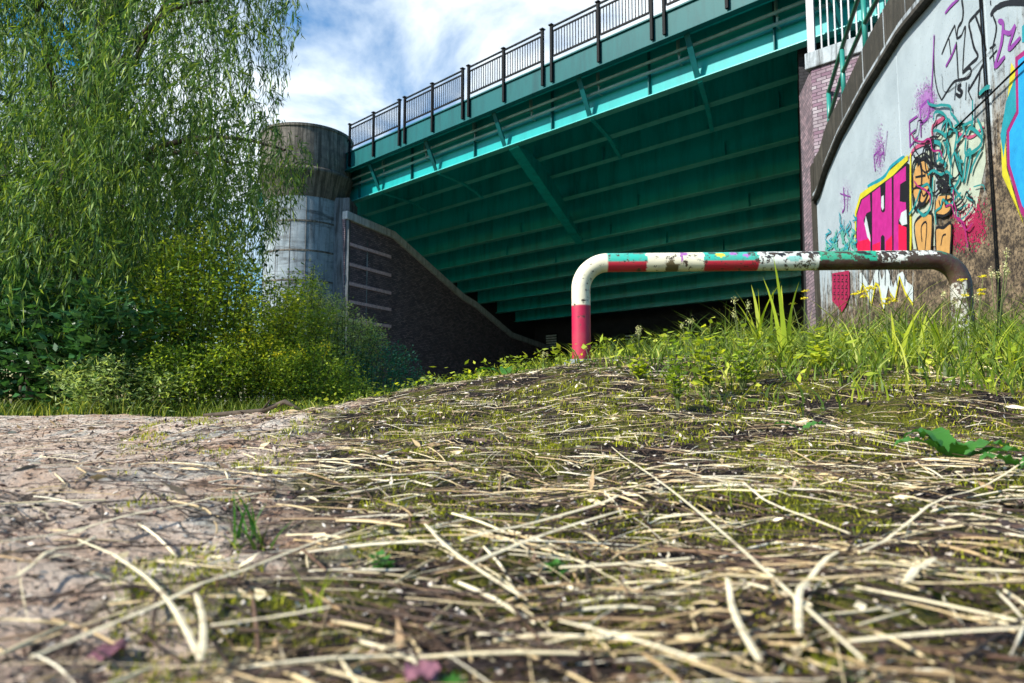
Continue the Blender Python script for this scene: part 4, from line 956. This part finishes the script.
for (a, b, w, lb) in ST:
    A_, B_ = Vector(gpt(*a)), Vector(gpt(*b)); d = (A_.y+B_.y)/2; wd = w/683*min(A_.y, B_.y)*.85; wd = max(.0014, min(wd, .0065 if d < .9 else .0032)); m = MB(); k = 9
    side = (B_-A_).cross(Vector((0, 0, 1))).normalized(); vs = []; amp = random.gauss(0, .012)*(B_-A_).length
    for j in range(k):
        t = j/(k-1); c = A_.lerp(B_, t)+side*amp*math.sin(t*math.pi)*3; c.z = max(c.z, gzr(c.x, c.y)+.005)+.011
        q = wd*.5*(.75 if j in (0, k-1) else 1)*random.uniform(.9, 1.1)
        vs += [c-side*q, c+side*q*.2+Vector((0, 0, wd*.16)), c+side*q, c-side*q*.1-Vector((0, 0, wd*.2))]
    m.add(vs, [(4*j+c, 4*j+(c+1) % 4, 4*j+4+(c+1) % 4, 4*j+4+c) for j in range(k-1) for c in range(4)]+[(3, 2, 1, 0), tuple(4*(k-1)+c for c in range(4))])
    o = m.build('dry_stalk', M['stalk'] if 'dark' not in lb and 'reddish' not in lb else M['straw']); tag(o, lb, 'dry stalk', 'loose dry stalks in the foreground')

# ------------------------------------------------------------------ single weeds on the bank
def tuft(px, Y, h, n, w, lean, mat, name, label, cat, spread=.03, heads=None):
    x, y = at(px, Y); z = gzr(x, y); root = empty(name, label, cat, 'plants growing on the bank', (x, y, z))
    P = np.column_stack([rng.normal(0, spread, n), rng.normal(0, spread, n), np.full(n, -.01)]); H = rng.uniform(.6, 1.05, n)*h
    V, Q = blades(P, H, rng.uniform(.7, 1.2, n)*w, lean, 6); npmesh('blades', V, Q, mat, root)
    if heads:
        nm, hm_, k, hh, hs = heads
        for i in range(k):
            m = MB(); a = random.uniform(0, 6.28); e = Vector((math.cos(a)*hh*.25*random.random(), math.sin(a)*hh*.25*random.random(), hh*random.uniform(.75, 1.05)))
            m.tube([(0, 0, 0), tuple(e*.5+Vector((0, 0, hh*.05))), tuple(e)], [.0028, .0022, .0015], 5, False); stm = m.build('stem', M['twig'], root)
            c = np.array(e); K_ = 36
            A = rng.normal(size=(K_, 3)); 
            if nm == 'flower': A[:, 2] = np.abs(A[:, 2])*.25
            PP = c[None]+rng.normal(size=(K_, 3))*np.array([[hs*.35, hs*.35, hs*(.12 if nm == 'flower' else .6)]]); V, Q = quads_leaf(PP, unit(A), np.full(K_, hs*.5), np.full(K_, hs*.28)); npmesh(nm, V, Q, M[hm_], stm)
    return root
G_ = ('tallgrass')
tuft(788, 3.25, .52, 5, .036, .18, M['tallgrass'], 'broad_grass', 'tallest broad bright grass blades reaching up behind the pipe', 'grass tuft', .02)
tuft(768, 3.4, .40, 7, .028, .35, M['tallgrass'], 'broad_grass', 'arching broad grass blades left of the tallest blades', 'grass tuft')
tuft(905, 3.0, .33, 7, .03, .35, M['tallgrass'], 'broad_grass', 'bright upright grass blades below the right bend of the pipe', 'grass tuft')
tuft(935, 3.1, .30, 6, .026, .45, M['tallgrass'], 'broad_grass', 'bright broad grass blades in front of the right pipe leg', 'grass tuft')
tuft(1010, 2.8, .28, 10, .010, .5, M['tallgrass'], 'broad_grass', 'leaning grass blades at the right photo edge', 'grass tuft')
tuft(990, 2.2, .15, 12, .006, .5, M['tallgrass'], 'broad_grass', 'low fine grass tuft near the dock leaves', 'grass tuft')
tuft(870, 2.2, .14, 12, .006, .45, M['tallgrass'], 'broad_grass', 'low grass tuft left of the dock leaves', 'grass tuft')
tuft(870, 3.7, .15, 10, .006, .5, M['grass'], 'yellow_flower', 'yellow flat-topped flowers below the white pipe section', 'flower', heads=('flower', 'yellow', 5, .36, .028))
tuft(890, 3.4, .15, 10, .006, .5, M['grass'], 'yellow_flower', 'yellow flower heads just left of the right pipe leg', 'flower', heads=('flower', 'yellow', 3, .28, .024))
tuft(806, 3.9, .12, 8, .006, .5, M['grass'], 'yellow_flower', 'small yellow flowers in front of the dark pier edge', 'flower', heads=('flower', 'yellow', 3, .33, .022))
tuft(980, 3.6, .15, 10, .006, .5, M['grass'], 'yellow_flower', 'yellow flowers to the right of the right pipe leg', 'flower', heads=('flower', 'yellow', 5, .36, .026))
tuft(742, 3.3, .12, 10, .006, .5, M['grass'], 'seed_head_weed', 'pale seed-headed stem standing highest left of the broad blades', 'weed', heads=('seed_head', 'seed', 3, .27, .018))
tuft(690, 3.4, .12, 10, .005, .5, M['grass'], 'seed_head_weed', 'pair of pale seed-headed stems between pipe leg and broad blades', 'weed', heads=('seed_head', 'seed', 3, .18, .015))
tuft(640, 3.7, .1, 10, .005, .5, M['grass'], 'seed_head_weed', 'short seed-headed stems right of the red pipe leg', 'weed', heads=('seed_head', 'seed', 4, .14, .014))
tuft(1000, 3.3, .18, 12, .006, .5, M['grass'], 'seed_head_weed', 'tall thin seed-headed stems against the stained wall', 'weed', heads=('seed_head', 'seed', 5, .48, .018))
tuft(965, 3.2, .18, 12, .006, .5, M['grass'], 'seed_head_weed', 'thin seed-headed stems crossing the right pipe leg', 'weed', heads=('seed_head', 'seed', 3, .34, .016))
tuft(545, 4.0, .1, 12, .005, .5, M['grass'], 'seed_head_weed', 'tiny seed-headed stems left of the red pipe leg', 'weed', heads=('seed_head', 'seed', 4, .10, .012))
tuft(246, .74, .075, 6, .005, .35, M['dock'], 'green_sprout', 'green sprout with one dark upright blade left of centre', 'sprout', .012)
tuft(262, .70, .05, 12, .0045, .6, M['grass'], 'green_sprout', 'spreading green sprout beside the dark upright blade', 'sprout', .02)
tuft(318, .48, .06, 4, .0035, .5, M['tallgrass'], 'green_sprout', 'single leaning green blade among the lower left straw', 'sprout', .004)
tuft(735, .9, .04, 8, .002, .3, M['grass'], 'green_sprout', 'fine upright green shoots on the mossy patch right of centre', 'sprout', .02)
tuft(845, .75, .035, 7, .002, .3, M['grass'], 'green_sprout', 'fine green shoots on the right of the foreground', 'sprout', .02)
tuft(60, 3.4, .08, 12, .003, .7, M['grass'], 'green_sprout', 'thin grass wisps on the pale ground at the left', 'sprout', .05)
tuft(170, 4.4, .07, 8, .005, .6, M['darkstalk'], 'dead_weed', 'small dark dead weed on the pale ground', 'weed', .03)
tuft(40, 3.0, .05, 8, .005, .8, M['darkstalk'], 'dead_weed', 'dark dead leaf tuft at the left on the pale ground', 'weed', .02)
def leafy(px, Y, h, n, label, ll=.035, lw=.018, mat='shrub', spread=.05):
    x, y = at(px, Y); z = gzr(x, y); root = empty('leafy_weed', label, 'weed', 'plants growing on the bank', (x, y, z)); st = MB(); PP = []; AA = []
    for i in range(n):
        a = random.uniform(0, 6.28); rr_ = spread*random.random(); e = np.array((math.cos(a)*rr_, math.sin(a)*rr_, h*random.uniform(.5, 1)))
        st.tube([(0, 0, -.01), tuple(e*.5+np.array((0, 0, h*.06))), tuple(e)], [.002, .0016, .001], 5, False)
        for j in range(12):
            t = .25+.75*j/11; PP.append(e*t); b = a+j*2.4; AA.append((math.cos(b), math.sin(b), .35))
    V, Q = quads_leaf(np.array(PP), unit(np.array(AA)), rng.uniform(.6, 1.1, len(PP))*ll, rng.uniform(.7, 1.1, len(PP))*lw, 2.); npmesh('leaves', V, Q, M[mat], root); st.build('stem', M['twig'], root)
leafy(678, 2.0, .25, 9, 'leafy weed with a bare dark stem left of the grass bank', .035, .018)
leafy(708, 2.3, .28, 14, 'bushy leafy weed with bright small leaves right of the bare-stemmed weed', .04, .02, 'shrubyel', .09)
leafy(742, 2.5, .25, 14, 'leafy weed in front of the arching broad blades', .04, .02, 'shrub', .1)
leafy(640, 2.7, .12, 8, 'small leafy weed at the left end of the grass bank', .035, .02, 'shrubyel', .07)
leafy(820, 2.7, .17, 9, 'leafy weed beneath the green pipe section', .05, .026, 'shrubyel', .1)
leafy(385, 5.4, .12, 7, 'small bright leafy weed at the foot of the blue green bush', .07, .03, 'shrubyel', .12)
leafy(430, 4.7, .12, 6, 'small thin weed on the crest left of centre', .04, .016, 'greyweed', .08)
leafy(470, 4.3, .08, 6, 'low weed on the crest in front of the wing wall', .05, .022, 'shrubyel', .1)
leafy(555, .62, .018, 2, 'tiny clover sprig in the straw near the centre', .012, .010, 'dock', .01)
leafy(385, .62, .016, 2, 'tiny clover sprig in the straw left of centre', .012, .010, 'dock', .01)
def broadleaf(px, Y, leaves, label, name='dock_plant'):
    x, y = at(px, Y); z = gzr(x, y); root = empty(name, label, 'plant', 'plants growing on the bank', (x, y, z))
    for (a, ln, wd, rise) in leaves:
        k = 12; vs = []; d = Vector((math.cos(a), math.sin(a), 0)); s_ = Vector((-d.y, d.x, 0))
        for j in range(k+1):
            t = j/k; w = wd*.5*math.sin(math.pi*min(1, t*.93+.05))**.7*(1+.12*math.sin(t*22+a)); c = d*ln*t+Vector((0, 0, rise*math.sin(t*2.3)+.004)); e = .22*w
            vs += [c-s_*w+Vector((0, 0, e+.004*math.sin(t*30))), c, c+s_*w+Vector((0, 0, e+.004*math.cos(t*27)))]
        m = MB(); m.add(vs, [(3*j+c, 3*j+1+c, 3*j+4+c, 3*j+3+c) for j in range(k) for c in (0, 1)]); m.build('leaf', M['dock'], root, True)
broadleaf(950, 1.25, [(3.0, .10, .05, .035), (.1, .11, .05, .03), (1.6, .09, .05, .05), (-.4, .13, .05, .02), (2.4, .08, .04, .05), (-1.5, .05, .04, .03)], 'large glossy dock leaves spread flat at the right')
broadleaf(1015, 1.1, [(3.3, .07, .035, .02), (.2, .1, .04, .02)], 'partly cut broad leaf at the right photo edge below the dock')
broadleaf(505, 4.2, [(.1, .2, .09, .05), (2.9, .18, .09, .05), (1.5, .14, .08, .06)], 'broad flat leaves on the crest near the centre')
broadleaf(800, 1.6, [(.3, .07, .03, .02), (2.7, .06, .03, .02)], 'small broad leaves lying on the straw right of the leafy weeds')
broadleaf(860, .36, [(2.9, .018, .012, .003)], 'tiny pale round leaf in the right foreground straw', 'fallen_leaf')
for px, Y, lb in ((468, .35, 'small dark green leaf lying at the bottom centre left'), (502, .31, 'pale green leaf at the bottom centre'), (465, .30, 'round green leaf lowest at the bottom centre')):
    broadleaf(px, Y, [(random.uniform(0, 3), .016, .011, .004)], lb, 'fallen_leaf')
# dead branch lying at the edge of the bushes
m = MB(); pts = [(at(px, Y)[0], Y, gz(at(px, Y)[0], Y)+h) for px, Y, h in ((205, 5.6, .03), (235, 5.3, .05), (262, 5.2, .06), (285, 5.1, .12), (300, 5.0, .05))]
m.tube(pts, [.012, .02, .022, .018, .01], 7); m.tube([pts[2], (pts[2][0]+.1, 5.1, pts[2][2]+.09)], [.012, .004], 5); o = m.build('dead_branch', M['bark'], None, True); tag(o, 'dark dead branch lying at the edge of the pale ground', 'branch')

# ------------------------------------------------------------------ sky, sun, camera
w = bpy.data.worlds.new('World'); S.world = w; w.use_nodes = True; nt = w.node_tree; nn = nt.nodes; ll = nt.links
SUN_AZ = R(242)   # compass direction the sun stands in (clockwise from +Y)
SUN_EL = R(38)
sky = nn.new('ShaderNodeTexSky'); sky.sky_type = 'NISHITA'; sky.sun_disc = False; sky.sun_elevation = SUN_EL; sky.sun_rotation = SUN_AZ; sky.air_density = 1.2; sky.ozone_density = 2.5
tc = nn.new('ShaderNodeTexCoord'); mp = nn.new('ShaderNodeMapping'); mp.inputs['Scale'].default_value = (1, 1, 2.2); mp.inputs['Location'].default_value = (.35, .2, .1); ll.new(tc.outputs['Generated'], mp.inputs[0])
no = nn.new('ShaderNodeTexNoise'); no.inputs['Scale'].default_value = 2.3; no.inputs['Detail'].default_value = 9; no.inputs['Roughness'].default_value = .55; no.inputs['Distortion'].default_value = .3; ll.new(mp.outputs[0], no.inputs['Vector'])
rp = nn.new('ShaderNodeValToRGB'); rp.color_ramp.elements[0].position = .43; rp.color_ramp.elements[0].color = (0, 0, 0, 1); rp.color_ramp.elements[1].position = .58; rp.color_ramp.elements[1].color = (1, 1, 1, 1); ll.new(no.outputs['Fac'], rp.inputs[0])
hs = nn.new('ShaderNodeHueSaturation'); hs.inputs['Saturation'].default_value = 1.6; hs.inputs['Value'].default_value = 2.3; ll.new(sky.outputs[0], hs.inputs['Color'])
mx = nn.new('ShaderNodeMix'); mx.data_type = 'RGBA'; mx.inputs[7].default_value = (14.5, 16.0, 17.0, 1); dp = nn.new('ShaderNodeVectorMath'); dp.operation = 'DOT_PRODUCT'; ll.new(tc.outputs['Generated'], dp.inputs[0]); dp.inputs[1].default_value = (0, .86, .51)
mk = nn.new('ShaderNodeMapRange'); mk.inputs[1].default_value = .40; mk.inputs[2].default_value = .72; ll.new(dp.outputs['Value'], mk.inputs[0])
mm = nn.new('ShaderNodeMath'); mm.operation = 'MULTIPLY'; ll.new(rp.outputs[0], mm.inputs[0]); ll.new(mk.outputs[0], mm.inputs[1]); ll.new(mm.outputs[0], mx.inputs[0]); ll.new(hs.outputs[0], mx.inputs[6])
bg = nn['Background']; bg.inputs['Strength'].default_value = .05; ll.new(mx.outputs[2], bg.inputs['Color'])
sl = bpy.data.lights.new('sun', 'SUN'); sl.energy = 4.8; sl.angle = R(.5); sl.color = (1, .95, .86); so = bpy.data.objects.new('sun', sl); C.objects.link(so)
sdir = Vector((math.sin(SUN_AZ)*math.cos(SUN_EL), math.cos(SUN_AZ)*math.cos(SUN_EL), math.sin(SUN_EL)))
so.rotation_euler = sdir.to_track_quat('Z', 'Y').to_euler(); so.location = sdir*30

cam = bpy.data.cameras.new('camera'); co = bpy.data.objects.new('camera', cam); C.objects.link(co); S.camera = co
cam.sensor_width = 36; cam.lens = 36*F/1024; co.location = (0, 0, EYE); co.rotation_euler = (math.pi/2+TH, 0, 0); cam.clip_start = .01; cam.clip_end = 2000
cam.dof.use_dof = True; cam.dof.focus_distance = 3.0; cam.dof.aperture_fstop = 6.5
S.view_settings.view_transform = 'Standard'; S.view_settings.look = 'None'; S.view_settings.gamma = 1; S.view_settings.exposure = .7
S.render.resolution_x = 1024; S.render.resolution_y = 683
S.cycles.max_bounces = 6; S.cycles.diffuse_bounces = 3
S.cycles.sample_clamp_indirect = 6
